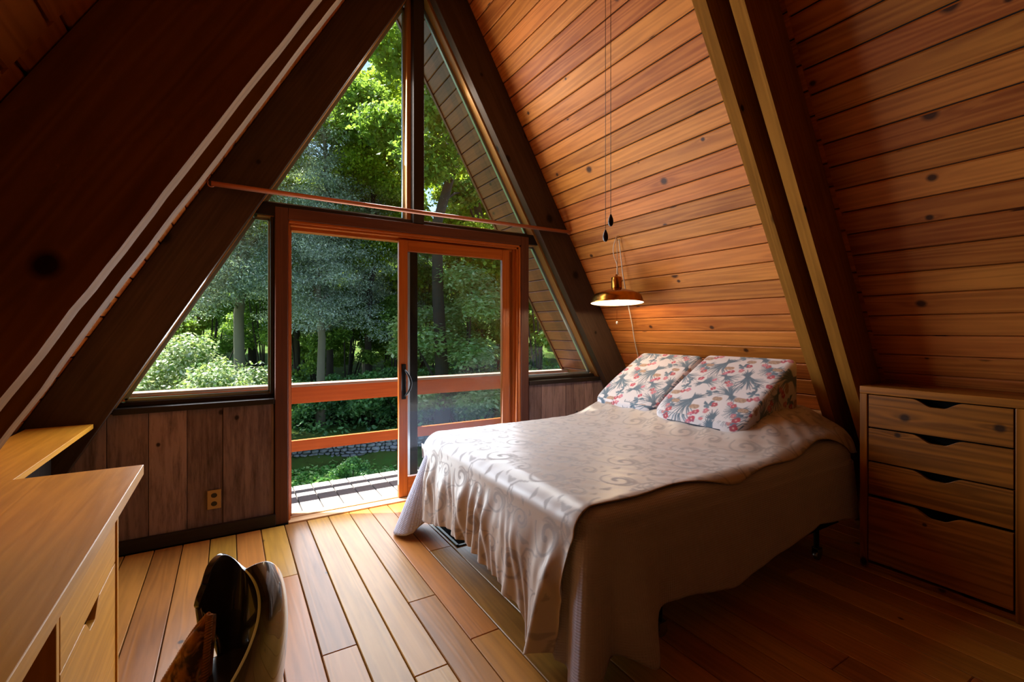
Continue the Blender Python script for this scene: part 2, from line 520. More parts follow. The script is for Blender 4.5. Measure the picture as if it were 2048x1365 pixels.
# posts each side of the door
mb = MB(); mb.box((.258, 3.515, 0), (.345, 3.615, 2.07)); mb.box((2.19, 3.515, 0), (2.277, 3.615, 2.07))
struct(mb.build('trim_door_posts', M['darktrim']))
# sills
def sill(name, xa, xb, side, mat):
    mb = MB()
    mb.box((xa, 3.47, .806), (xb, 3.66, .842), (1, 0, 0))
    mb.box((xa, 3.545, .842), (xb, 3.60, .868), (1, 0, 0))
    return struct(mb.build(name, mat, bevel=.004))
sill('trim_sill_left', XC - (KI - .83 / T) - .0, .258, -1, M['darktrim'])
sill('trim_sill_right', 2.277, XC + (KI - .83 / T), 1, M['darktrim'])
# baseboards
struct(MB().box((-1.30, 3.462, 0), (.264, 3.493, .075)).build('baseboard_left', M['darktrim'], bevel=.004))
struct(MB().box((2.268, 3.462, 0), (3.80, 3.493, .075)).build('baseboard_right', M['darktrim'], bevel=.004))
# mullion of the upper window
mb = MB(); mb.box((1.215, 3.475, 2.12), (1.300, 3.56, 4.2))
struct(mb.build('trim_mullion', M['darktrim'], bevel=.004))
struct(MB().box((1.180, 3.535, 2.12), (1.214, 3.60, 4.2)).build('trim_mullion_stop', M['goldtrim'], bevel=.003))
# ridge beam
mb = MB(); mb.box((XC - .07, YB, 3.92), (XC + .07, 3.60, 4.25), (0, 1, 0)); struct(mb.build('ceiling_ridge', M['rafter'], bevel=.005))

# windows
def window(name, poly, label):
    """poly: outline (x,z) of the glass, counter-clockwise seen from the room; frame strips sit around it"""
    root = bpy.data.objects.new(name, None); COL.objects.link(root)
    cx = sum(p[0] for p in poly) / len(poly); cz = min(p[1] for p in poly)
    root.location = (cx, 3.60, cz); struct(root, label)
    org = (cx, 3.60, cz)
    mb = MB(); mb.prism([Vector((x, 3.597, z)) for x, z in poly], (0, .006, 0), (1, 0, 0))
    mb.build('pane', M['glass'], root, org)
    mb = MB(); n = len(poly)
    C = Vector((cx, 0, sum(p[1] for p in poly) / n))
    for i in range(n):
        a = Vector((poly[i][0], 0, poly[i][1])); b = Vector((poly[(i + 1) % n][0], 0, poly[(i + 1) % n][1]))
        d = (b - a).normalized(); nn = Vector((-d.z, 0, d.x))
        if (C - a).dot(nn) < 0: nn = -nn
        q = [a - nn * .016, b - nn * .016, b + nn * .009, a + nn * .009]
        mb.prism([Vector((p.x, 3.588, p.z)) for p in q], (0, .024, 0), d)
    mb.build('frame', M['alu'], root, org)
    return root
kg = KI - .012
xl = lambda z: XC - (kg - z / T)
xr = lambda z: XC + (kg - z / T)
window('window_1', [(xl(.878), .878), (.236, .878), (.236, 2.05), (xl(2.05), 2.05)], 'low slanted window left of the door')
window('window_2', [(xl(2.166), 2.166), (1.172, 2.166), (1.172, (1.172 - XC + kg) * T)], 'large upper triangular pane left of the centre post')
window('window_3', [(1.306, 2.166), (xr(2.166), 2.166), (1.306, (kg - (1.306 - XC)) * T)], 'upper triangular pane right of the centre post')
window('window_4', [(2.30, .878), (xr(.878), .878), (xr(2.05), 2.05), (2.30, 2.05)], 'low slanted window right of the door')
# thin top trim over the low windows
struct(MB().box((xl(2.075) - .0, 3.52, 2.056), (.262, 3.60, 2.0745)).build('trim_window_head_left', M['goldtrim'], bevel=.002))
struct(MB().box((2.275, 3.52, 2.056), (xr(2.075), 3.60, 2.0745)).build('trim_window_head_right', M['goldtrim'], bevel=.002))
struct(MB().box((.238, 3.52, .87), (.2565, 3.60, 2.056)).build('trim_window_side_left', M['darktrim'], bevel=.002))

# door: casing, stepped frame, sliding leaf and the fixed leaf behind it
D0 = bpy.data.objects.new('door_1', None); COL.objects.link(D0); D0.location = (1.27, 3.5, 0); struct(D0, 'wooden sliding glass door, left half open to the deck')
do = (1.27, 3.5, 0)
mb = MB()
mb.box((.262, 3.478, 0), (.341, 3.516, 2.119), (0, 0, 1)); mb.box((2.194, 3.478, 0), (2.273, 3.516, 2.119), (0, 0, 1)); mb.box((.341, 3.478, 2.040), (2.194, 3.516, 2.119), (1, 0, 0))
mb.build('casing', M['casing'], D0, do, bevel=.004)
mb = MB()
for i, (w, y0, y1) in enumerate(((.016, 3.486, 3.51), (.030, 3.500, 3.545), (.050, 3.545, 3.62))):
    mb.box((.341, y0, 0), (.341 + w * .55, y1, 2.04), (0, 0, 1))
    mb.box((.341, y0, 2.04 - w * 1.15), (2.194, y1, 2.04), (1, 0, 0))
for w, y0, y1 in ((.018, 3.486, 3.51), (.036, 3.500, 3.535), (.055, 3.53, 3.56), (.075, 3.56, 3.62)):
    mb.box((2.194 - w, y0, 0), (2.194, y1, 2.04), (0, 0, 1))
mb.build('frame', M['door'], D0, do, bevel=.003)
mb = MB(); mb.box((.341, 3.452, -.01), (2.194, 3.625, .010), (1, 0, 0)); mb.box((.341, 3.530, .010), (2.194, 3.545, .017), (1, 0, 0))
mb.build('threshold', M['paleedge'], D0, do, bevel=.003)
def leaf(name, x0, x1, y0, y1, z0, z1, st, rt, rb, glass, mat):
    mb = MB()
    mb.box((x0, y0, z0), (x0 + st, y1, z1), (0, 0, 1)); mb.box((x1 - st, y0, z0), (x1, y1, z1), (0, 0, 1))
    mb.box((x0 + st, y0, z1 - rt), (x1 - st, y1, z1), (1, 0, 0)); mb.box((x0 + st, y0, z0), (x1 - st, y1, z0 + rb), (1, 0, 0))
    p = mb.build(name, mat, D0, do, bevel=.005)
    ym = (y0 + y1) / 2
    g = MB().box((x0 + st, ym - .003, z0 + rb), (x1 - st, ym + .003, z1 - rt)).build('pane', glass, p)
    g.data.transform(Matrix.Translation(-Vector(do)))
    return p
lf = leaf('sliding_leaf', 1.112, 2.095, 3.514, 3.554, .014, 1.992, .070, .088, .15, M['dglass'], M['door'])
lf2 = leaf('fixed_leaf', 1.215, 2.125, 3.575, 3.612, .018, 1.99, .068, .07, .13, M['glass'], M['darktrim'])
mb = MB(); mb.box((1.187, 3.557, .02), (1.214, 3.605, 1.93), (0, 0, 1))
mb.build('weather_strip', M['white_vinyl'], D0, do, bevel=.003)
# handle
mb = MB(); mb.box((1.131, 3.505, .765), (1.166, 3.5145, 1.035), (0, 0, 1))
h = mb.build('handle', M['iron'], lf, bevel=.004); h.data.transform(Matrix.Translation(-Vector(do)))
pts = []
for i in range(13):
    t = i / 12
    pts.append((1.150 + .030 * sin(pi * t) + .004, 3.500 - .052 * sin(pi * t) ** .8, .79 + .20 * t))
mb = MB(); mb.tube(pts, [.007 + .003 * sin(pi * i / 12) for i in range(13)], 8)
h = mb.build('handle', M['iron'], lf, smooth=True); h.data.transform(Matrix.Translation(-Vector(do)))

# outlet
ot = thing('wall_outlet', (-.08, 3.494, .232), 'tan duplex electrical outlet on the barn-board wall under the left window', 'outlet')
oo = (-.08, 3.494, .232)
M['brassplate'] = plain('outlet_plate', '#a98a5c', .35, metal=.4)
M['outlet_dark'] = plain('outlet_socket', '#1a1210', .4)
MB().box((-.117, 3.486, .172), (-.043, 3.4935, .292)).build('cover_plate', M['brassplate'], ot, oo, bevel=.003)
for dz in (.206, .258):
    mb = MB()
    prof = [Vector((-.080 + .0165 * cos(q), 3.4835, dz + .0145 * sin(q))) for q in [2 * pi * i / 20 for i in range(20)]]
    mb.prism(prof, (0, .003, 0), (0, 0, 1)); mb.build('socket', M['outlet_dark'], ot, oo)
# ------------------------------------------------------------------ woven / printed patterns (drawn as strokes on a repeat, sampled per vertex)
class Tile:
    def __init__(self, w, h, res):
        self.w, self.h = w, h
        self.nx, self.ny = int(w * res), int(h * res)
        self.X, self.Y = np.meshgrid((np.arange(self.nx) + .5) / res, (np.arange(self.ny) + .5) / res)
        self.img = None
    def seg_mask(self, pts, w):
        """soft mask of a polyline of varying width, wrapped around the repeat"""
        m = np.zeros_like(self.X)
        pts = np.asarray(pts, float)
        ws = np.full(len(pts), w) if np.isscalar(w) else np.asarray(w, float)
        for i in range(len(pts) - 1):
            (ax, ay), (bx, by) = pts[i], pts[i + 1]
            mx, my = (ax + bx) / 2, (ay + by) / 2
            X = (self.X - mx + self.w / 2) % self.w - self.w / 2 + mx
            Y = (self.Y - my + self.h / 2) % self.h - self.h / 2 + my
            dx, dy = bx - ax, by - ay
            L2 = dx * dx + dy * dy + 1e-12
            t = np.clip(((X - ax) * dx + (Y - ay) * dy) / L2, 0, 1)
            d = np.hypot(X - ax - t * dx, Y - ay - t * dy)
            wd = ws[i] + (ws[i + 1] - ws[i]) * t
            m = np.maximum(m, np.clip((wd - d) / .0022 + .5, 0, 1))
        return m
    def sample(self, U, V):
        x = (U % self.w) / self.w * self.nx - .5; y = (V % self.h) / self.h * self.ny - .5
        x0 = np.floor(x).astype(int); y0 = np.floor(y).astype(int); fx = (x - x0)[..., None]; fy = (y - y0)[..., None]
        g = lambda a, b: self.img[b % self.ny, a % self.nx]
        return (g(x0, y0) * (1 - fx) + g(x0 + 1, y0) * fx) * (1 - fy) + (g(x0, y0 + 1) * (1 - fx) + g(x0 + 1, y0 + 1) * fx) * fy

def spiral(cx, cy, r0, r1, a0, turns, n=26):
    t = np.linspace(0, 1, n)
    r = r0 + (r1 - r0) * t; a = a0 + turns * 2 * pi * t
    return np.stack([cx + r * np.cos(a), cy + r * np.sin(a)], 1)

def brocade_tile():
    t = Tile(.46, .40, 420)
    m = np.zeros_like(t.X)
    def scroll(cx, cy, s, rot, flip):
        nonlocal m
        def tf(p):
            p = np.asarray(p, float).copy()
            if flip: p[:, 1] *= -1
            c, q = cos(rot), sin(rot)
            return np.stack([cx + s * (p[:, 0] * c - p[:, 1] * q), cy + s * (p[:, 0] * q + p[:, 1] * c)], 1)
        # big curling stem with a leafy body
        sp = spiral(0, 0, .012, .085, 0, 1.25)
        m = np.maximum(m, t.seg_mask(tf(sp), np.linspace(.012, .004, len(sp)) * s))
        tail = np.array([[.085, .0], [.11, .045], [.15, .07], [.2, .07], [.235, .045]])
        m = np.maximum(m, .9 * t.seg_mask(tf(tail), .0045 * s))
        body = spiral(0, 0, .058, .066, 2.2, .48, 16)
        mb_ = t.seg_mask(tf(body), np.concatenate([np.linspace(.004, .021, 8), np.linspace(.021, .006, 8)]) * s)
        line = t.seg_mask(tf(body), .0028 * s)
        m = np.maximum(m, .8 * mb_ - .5 * line)
        for (px, py, a, l) in ((.12, .075, .9, .06), (.165, .045, -.9, .05), (.21, .085, .7, .045), (-.075, .055, 2.3, .05), (-.02, -.105, -1.3, .045), (.07, -.085, -.6, .05)):
            q = np.array([[px, py], [px + l * .5 * cos(a), py + l * .5 * sin(a)], [px + l * cos(a + .5), py + l * sin(a + .5)]])
            m = np.maximum(m, .8 * t.seg_mask(tf(q), np.array([.005, .013, .003]) * s))
        cur = spiral(.235, .02, .006, .032, .6, .9, 14)
        m = np.maximum(m, t.seg_mask(tf(cur), .0038 * s))
    scroll(.10, .10, 1.0, .25, False)
    scroll(.33, .30, 1.0, .25 + .1, False)
    scroll(.34, .09, .62, 2.4, True)
    scroll(.11, .29, .62, 2.5, True)
    t.img = np.clip(m, 0, 1)[..., None]
    return t

def flower_tile():
    t = Tile(.40, .36, 480)
    cream = np.array([.70, .65, .65]); img = np.ones((t.ny, t.nx, 3)) * cream
    r = random.Random(5)
    def put(mask, col, k=1.0):
        nonlocal img
        a = (mask * k)[..., None]
        img = img * (1 - a) + np.array(col) * a
    stem = (.10, .15, .20); stem2 = (.15, .22, .28); red = (.47, .085, .12); pink = (.60, .20, .26); tan = (.40, .25, .17)
    def bunch(cx, cy, rot, s):
        c, q = cos(rot), sin(rot)
        T2 = lambda x, y: (cx + s * (x * c - y * q), cy + s * (x * q + y * c))
        for i in range(19):      # fan of stems below the tie
            a = (i - 9) / 9 * .95 + r.uniform(-.06, .06); L = r.uniform(.085, .125) * (1 - .25 * abs(a))
            p = [T2(.002 * (i - 9) * .5, 0), T2(sin(a) * L * .45, -cos(a) * L * .5), T2(sin(a * 1.25) * L, -cos(a * 1.2) * L)]
            put(t.seg_mask(p, np.array([.0030, .0027, .0014]) * s), stem if i % 3 else stem2)
        for i in range(9):       # short leaves above the tie
            a = (i - 4) / 4 * .6; L = r.uniform(.035, .07)
            p = [T2(0, 0), T2(sin(a) * L * .5, cos(a) * L * .6), T2(sin(a) * L * 1.1, cos(a) * L)]
            put(t.seg_mask(p, np.array([.0042, .0035, .0012]) * s), stem)
        put(t.seg_mask([T2(-.004, 0), T2(.004, 0)], .009 * s), stem)
    def bloom(cx, cy, s, col):
        for i in range(5):
            a = i * 2 * pi / 5 + r.random()
            put(t.seg_mask([(cx + .009 * s * cos(a), cy + .009 * s * sin(a))] * 2, r.uniform(.006, .0095) * s), tuple(x * r.uniform(.75, 1.15) for x in col))
        put(t.seg_mask([(cx, cy)] * 2, .004 * s), (.7, .4, .35))
    def pine(cx, cy, s):
        put(t.seg_mask([(cx - .014 * s, cy), (cx + .014 * s, cy)], .018 * s), tan)
        for i in range(30):
            put(t.seg_mask([(cx + r.uniform(-.026, .026) * s, cy + r.uniform(-.015, .015) * s)] * 2, .0022), (.25, .17, .14) if i % 2 else (.55, .40, .28))
    def leafy(cx, cy, s):
        for i in range(8):
            a = r.uniform(0, 6.28); L = r.uniform(.012, .03) * s
            p = [(cx, cy), (cx + L * cos(a), cy + L * sin(a)), (cx + 1.5 * L * cos(a + .2), cy + 1.5 * L * sin(a + .2))]
            put(t.seg_mask(p, np.array([.003, .0085, .002]) * s), stem2 if i % 2 else stem)
    bunch(.10, .22, .45, 1.35); bunch(.30, .10, -.5, 1.25); bunch(.31, .30, 2.4, 1.0); bunch(.12, .02, -2.2, .9); bunch(.21, .20, 1.3, .8); bunch(.02, .09, -1.0, .8)
    leafy(.20, .17, 1.1); leafy(.02, .30, 1.0); leafy(.38, .20, 1.0); leafy(.20, .33, .9); leafy(.22, .03, .8)
    for (x, y, s, c) in ((.19, .13, 1.2, red), (.215, .155, 1, pink), (.17, .30, 1.1, pink), (.20, .285, 1.1, red), (.02, .14, 1.2, red), (.045, .12, 1, pink), (.37, .16, 1.1, pink),
                         (.35, .21, 1.1, red), (.25, .22, 1.0, red), (.275, .235, .9, pink), (.03, .33, 1, red), (.16, .055, 1.1, red), (.36, .02, 1.1, pink), (.385, .04, .9, red), (.07, .05, .8, pink)):
        bloom(x, y, s, c)
    pine(.24, .27, 1.0); pine(.05, .175, .9); pine(.36, .255, .85); pine(.19, .20, .8)
    t.img = np.clip(img, 0, 1)
    return t

def fabric(name, rough=.6, sheen=.2, spec=.3, weave=900, bump=.12, base=None, attr=True, quilt=0.0, spread=0):
    k = NT(name)
    if attr:
        col = k.n('ShaderNodeAttribute', None, attribute_name='board').outputs['Color']
    else:
        nz = k.n('ShaderNodeTexNoise', {'Scale': 9.0, 'Detail': 4.0}).outputs[0]
        b = lin(base)
        col = k.mix(nz, tuple(x * .86 for x in b[:3]) + (1,), tuple(min(1, x * 1.1) for x in b[:3]) + (1,))
    tc = k.n('ShaderNodeUVMap', None, uv_map='UVMap').outputs[0]
    w = k.n('ShaderNodeTexNoise', {'Vector': tc, 'Scale': weave, 'Detail': 1.0}).outputs[0]
    h = w
    if quilt:
        s = k.n('ShaderNodeSeparateXYZ', {0: tc})
        a = k.math('SINE', k.math('MULTIPLY', k.math('ADD', s.outputs[0], s.outputs[1]), quilt))
        b2 = k.math('SINE', k.math('MULTIPLY', k.math('SUBTRACT', s.outputs[0], s.outputs[1]), quilt))
        h = k.math('MULTIPLY_ADD', k.math('MULTIPLY', a, b2), .8, w)
    bm = k.n('ShaderNodeBump', {'Height': h, 'Strength': bump, 'Distance': .003}).outputs[0]
    b = k.n('ShaderNodeBsdfPrincipled', {'Base Color': col, 'Roughness': rough, 'Specular IOR Level': spec, 'Sheen Weight': sheen, 'Normal': bm})
    return k.link(b.outputs[0])
M['brocade'] = brocade_mat = fabric('brocade_satin', .38, .25, .9, 700, .05)
_nt = brocade_mat.node_tree
_b = [n for n in _nt.nodes if n.type == 'BSDF_PRINCIPLED'][0]
_a = [n for n in _nt.nodes if n.type == 'ATTRIBUTE'][0]
_s = _nt.nodes.new('ShaderNodeSeparateColor'); _nt.links.new(_a.outputs['Color'], _s.inputs[0])
_r = _nt.nodes.new('ShaderNodeMapRange'); _nt.links.new(_s.outputs[0], _r.inputs[0])
_r.inputs[1].default_value = lin('#988d87')[0]; _r.inputs[2].default_value = lin('#c0b3a8')[0]; _r.inputs[3].default_value = .62; _r.inputs[4].default_value = .36
_nt.links.new(_r.outputs[0], _b.inputs['Roughness'])
M['print'] = fabric('floral_print', .7, .2, .2, 900, .15)
M['coverlet'] = fabric('quilted_coverlet', .62, .25, .35, 500, .5, '#b8b8cc', attr=False, quilt=330)
M['mattress'] = fabric('mattress_ticking', .8, .1, .2, 500, .1, '#b8b0a6', attr=False)
M['piping'] = plain('dark_piping', '#1b2333', .6)

# ------------------------------------------------------------------ bed
BX0, BX1, BY0, BY1, BZ = 1.095, 3.12, 1.295, 2.895, .640
def sstep(a, b, x):
    t = np.clip((x - a) / (b - a), 0, 1); return t * t * (3 - 2 * t)
def bump_z(x, y):
    return .125 * sstep(2.15, 2.85, x) * sstep(1.26, 1.60, y) + .045 * sstep(2.2, 2.9, x)

bed = thing('bed', (2.1, 2.1, 0), 'queen bed set against the sloping pine wall, mostly hidden by its long coverlet', 'bed')
bo = (2.1, 2.1, 0)
M['bedmetal'] = plain('bed_frame_metal', '#15120f', .45, metal=.7)
M['chrome'] = plain('caster_chrome', '#9aa09e', .25, metal=1.0)
MB().box((BX0 + .05, BY0 + .05, .40), (BX1 - .02, BY1 - .05, .615), (1, 0, 0)).build('mattress', M['mattress'], bed, bo, bevel=.05, seg=4)
MB().box((BX0 + .06, BY0 + .06, .21), (BX1 - .03, BY1 - .06, .395), (1, 0, 0)).build('box_spring', M['mattress'], bed, bo, bevel=.02, seg=3)
mb = MB()
for y in (BY0 + .075, BY1 - .105): mb.box((BX0 + .10, y, .165), (BX1 - .05, y + .03, .207), (1, 0, 0))
for x in (BX0 + .42, 2.75): mb.box((x, BY0 + .08, .168), (x + .03, BY1 - .08, .200), (0, 1, 0))
mb.build('frame', M['bedmetal'], bed, bo)
for x in (1.555, 2.83):
    for y in (1.375, 2.80):
        mb = MB(); mb.tube([(x, y, .168), (x, y, .072)], .014, 10)
        lg = mb.build('leg', M['bedmetal'], bed, bo, smooth=False)
        mb = MB()
        mb.lathe([(.004, -.011), (.027, -.011), (.029, -.006), (.029, .006), (.027, .011), (.004, .011)], (x + .012, y, .029), 18, Matrix.Rotation(pi / 2, 3, 'X'))
        mb.box((x - .014, y - .018, .03), (x + .03, y - .014, .072)); mb.box((x - .014, y + .014, .03), (x + .03, y + .018, .072)); mb.box((x - .014, y - .018, .068), (x + .02, y + .018, .074))
        mb.build('caster', M['chrome'], lg, bo)

def coverlet():
    rc = .10
    # path: near side (head to foot), foot corner, foot side, far corner, far side
    segs = []
    P, N, S = [], [], []
    def straight(a, b, n, nn):
        for i in range(n):
            t = i / n; P.append((a[0] + (b[0] - a[0]) * t, a[1] + (b[1] - a[1]) * t)); N.append(nn)
    def arc(c, a0, a1, n):
        for i in range(n):
            a = a0 + (a1 - a0) * i / n; P.append((c[0] + rc * cos(a), c[1] + rc * sin(a))); N.append((cos(a), sin(a)))
    arc((BX1 - rc, BY0 + rc), 0, -pi / 2, 10)
    straight((BX1 - rc, BY0), (BX0 + rc, BY0), 110, (0, -1))
    arc((BX0 + rc, BY0 + rc), -pi / 2, -pi, 40)
    straight((BX0, BY0 + rc), (BX0, BY1 - rc), 80, (-1, 0))
    arc((BX0 + rc, BY1 - rc), -pi, -1.5 * pi, 40)
    straight((BX0 + rc, BY1), (BX1, BY1), 60, (0, 1))
    P = np.array(P); N = np.array(N)
    ds = np.r_[0, np.cumsum(np.hypot(*np.diff(P, axis=0).T))]
    s_near = ds[10 + 110 + 20]           # middle of the near foot corner
    s_far = ds[10 + 110 + 40 + 80 + 20]
    s_head = ds[5]
    return P, N, ds, s_near, s_far, s_head
CP, CN, CS, S_NEAR, S_FAR, S_HEAD = coverlet()
def gau(x, c, w): return np.exp(-((x - c) / w) ** 2)
def cov_off(s, tt):
    """outward offset of the hanging cloth: gentle waves, with cone folds at the corners"""
    a = s - S_NEAR; b = s - S_FAR
    o = .012 + .003 * np.sin(s * 11) * tt + .002 * np.sin(s * 31 + 1) * tt + .02 * tt
    o = o + tt * (.115 * gau(a, .005, .035) + .085 * gau(a, -.20, .075) - .03 * gau(a, -.085, .03) + .075 * gau(a, .14, .05) - .02 * gau(a, .07, .02) - .02 * gau(a, -.34, .05))
    o = o + tt * (.20 * gau(b, -.03, .075) + .10 * gau(b, .14, .06))
    h = s - S_HEAD
    o = o + tt * .012 * gau(h, -.02, .08)
    return o
def cov_hem(s):
    a = s - S_NEAR; b = s - S_FAR; h = s - S_HEAD
    z = np.interp(CP[:, 0], [1.2, 1.45, 1.9, 2.3, 2.64, 2.95, 3.12], [.18, .23, .165, .225, .285, .245, .19]) + .003 * np.sin(s * 9)
    z = np.where((a > .1) & (b < -.1), .25, z)
    near = gau(a, .03, .12) + .85 * gau(a, -.22, .10)
    z = z - .15 * np.clip(near, 0, 1.0)
    z = z * (1 - gau(b, -.02, .15)) + .012 * gau(b, -.02, .15)
    z = z + .0 * h
    return np.clip(z, .012, .5)
rows = []
R = .075
ztop = np.array([BZ - .012] * len(CS))
zb = bump_z(CP[:, 0], CP[:, 1]) * .9
for o in (-.30, -.2, -.12):
    Q = CP + CN * o
    rows.append(np.c_[Q, ztop - .004 + bump_z(Q[:, 0], Q[:, 1]) * .9])
for i in range(7):
    a = i / 6 * pi / 2
    Q = CP + CN * (-R + R * sin(a))
    z = ztop - R + R * cos(a) + zb * cos(a)
    rows.append(np.c_[Q, z])
hem = cov_hem(CS)
ND = 34
for i in range(1, ND + 1):
    tt = i / ND
    o = cov_off(CS, tt) * (1.0 if i else 0)
    Q = CP + CN * o[:, None]
    z = (ztop - R) * (1 - tt) + hem * tt
    rows.append(np.c_[Q, z])
PC = np.stack(rows)
L = np.zeros(PC.shape[:2]); L[1:] = np.cumsum(np.linalg.norm(np.diff(PC, axis=0), axis=2), 0)
UVc = np.stack([np.broadcast_to(CS, L.shape), L], -1)
cl = grid_mesh('coverlet', PC, M['coverlet'], None, (2.1, 2.1, .3), UVc, None, solid=.004)
tag(cl, 'mauve tan quilted coverlet hanging low over the near side of the bed', 'coverlet')

BT = brocade_tile()
def brocade():
    na, nb = 400, 300
    top_len = BX1 - .02 - BX0
    drop = .47
    af = top_len - R; ae = af + R * pi / 2
    A = np.concatenate([np.linspace(0, af, 270), np.linspace(af, ae, 22)[1:], np.linspace(ae, ae + drop, 121)[1:]])
    na = len(A)
    B = np.linspace(0, 1, nb)
    P = np.zeros((na, nb, 3)); UV = np.zeros((na, nb, 2))
    rr = np.random.default_rng(3)
    for i, a in enumerate(A):
        ang = min(max(0.0, (a - af) / R), pi / 2)
        x = BX1 - .02 - min(a, af) - R * sin(ang)
        f = np.clip((a - (top_len - .05)) / .10, 0, 1)
        over = max(0.0, a - ae)
        tt = over / drop
        # near edge of the cloth wanders; it hangs a little over the near shoulder of the mattress
        xe = min(max(x, BX0), BX1)
        yn = BY0 + .035 + .02 * sin(xe * 5.1 + .6) + .012 * sin(xe * 11 + 2) - .02 * sstep(2.0, 2.5, xe)
        yn = yn * (1 - sstep(0, .08, over)) + (BY0 + .055 + .05 * tt) * sstep(0, .08, over)
        yf = (BY1 + .035) * (1 - sstep(-.05, .15, a - ae)) + (BY1 - .085 - .02 * tt) * sstep(-.05, .15, a - ae)
        y = yn + (yf - yn) * B
        UV[i, :, 0] = a; UV[i, :, 1] = y
        if over <= 0:
            z = BZ + .004 + bump_z(np.full(nb, x), y)
            # shoulders
            dn = np.clip((BY0 + R - y) / R, 0, 1.0); df = np.clip((y - (BY1 - R)) / R, 0, 1.35)
            z = z - (R + bump_z(np.full(nb, x), y) * .5) * (1 - np.sqrt(np.clip(1 - dn ** 2, 0, 1))) - R * (1 - np.sqrt(np.clip(1 - np.clip(df, 0, 1) ** 2, 0, 1))) - np.clip(df - 1, 0, 1) * .12
            y2 = np.where(df > 1, BY1 + .004, y)
            z = z - R * (1 - cos(ang))
            w = .0012 * np.sin(x * 19 + 3 * np.sin(y * 7)) * np.sin(y * 11 + 2 * np.sin(x * 5)) + .0006 * np.sin(x * 70 + y * 40 + 3 * np.sin(y * 9))
            w = w + .004 * sstep(2.1, 2.6, x) * np.sin(x * 38 - y * 30 + 2 * np.sin(x * 9))
            # soft gathers close to the foot edge
            w = w + .0002 * sstep(.30, .02, x - BX0) * np.sin(y * 44 + 4 * np.sin(y * 9) + x * 12)
            P[i, :, 0] = x - .024 * ang / (pi / 2); P[i, :, 1] = y2; P[i, :, 2] = z + w * np.clip((y - BY0 - .02) / .1, 0, 1)
        else:
            # foot: hang down outside the coverlet with vertical folds
            s = S_NEAR + (y - BY0 - .02)
            s = np.minimum(s, S_FAR - .16)
            off = cov_off(s, max(tt, .02)) + .020
            g = sstep(.02, .22, over)
            k = .013 * (np.sin(y * 44 + 4 * np.sin(y * 9)) * .5 + .5) + .014 * (np.sin(y * 23 + 1.4 + 2 * np.sin(y * 5)) * .5 + .5) * (tt * 1.2 + .25)
            k = k + .02 * tt * gau(y, 1.72, .05) + .022 * tt * gau(y, 1.46, .035) + .012 * tt * gau(y, 2.6, .05)
            k = k + .004 * np.sin(y * 95 + tt * 9 + 2 * np.sin(tt * 7 + y * 20)) * tt
            hz = np.interp(y, [1.30, 1.44, 1.50, 1.56, 1.62, 1.80, 2.0, 2.25, 2.45, 2.62, 2.78], [.10, .11, .07, .06, .155, .195, .21, .215, .20, .15, .14])
            z = (BZ - R) * (1 - tt) + hz * tt
            P[i, :, 0] = BX0 - (.024 + (off - .024) * sstep(0, .22, over)) - 1.35 * k * g; P[i, :, 1] = y; P[i, :, 2] = z
    patt = BT.sample(UV[..., 0] * 1.0 + .05, UV[..., 1])[..., 0]
    base = np.array(lin('#c0b3a8')[:3]); dark = np.array(lin('#988d87')[:3])
    C = base + (dark - base) * patt[..., None]
    o = grid_mesh('bedspread', P, M['brocade'], None, (2.1, 2.1, BZ), UV, C, solid=.003)
    return tag(o, 'silvery satin bedspread with scroll pattern laid over the bed top and foot', 'bedspread')
brocade()

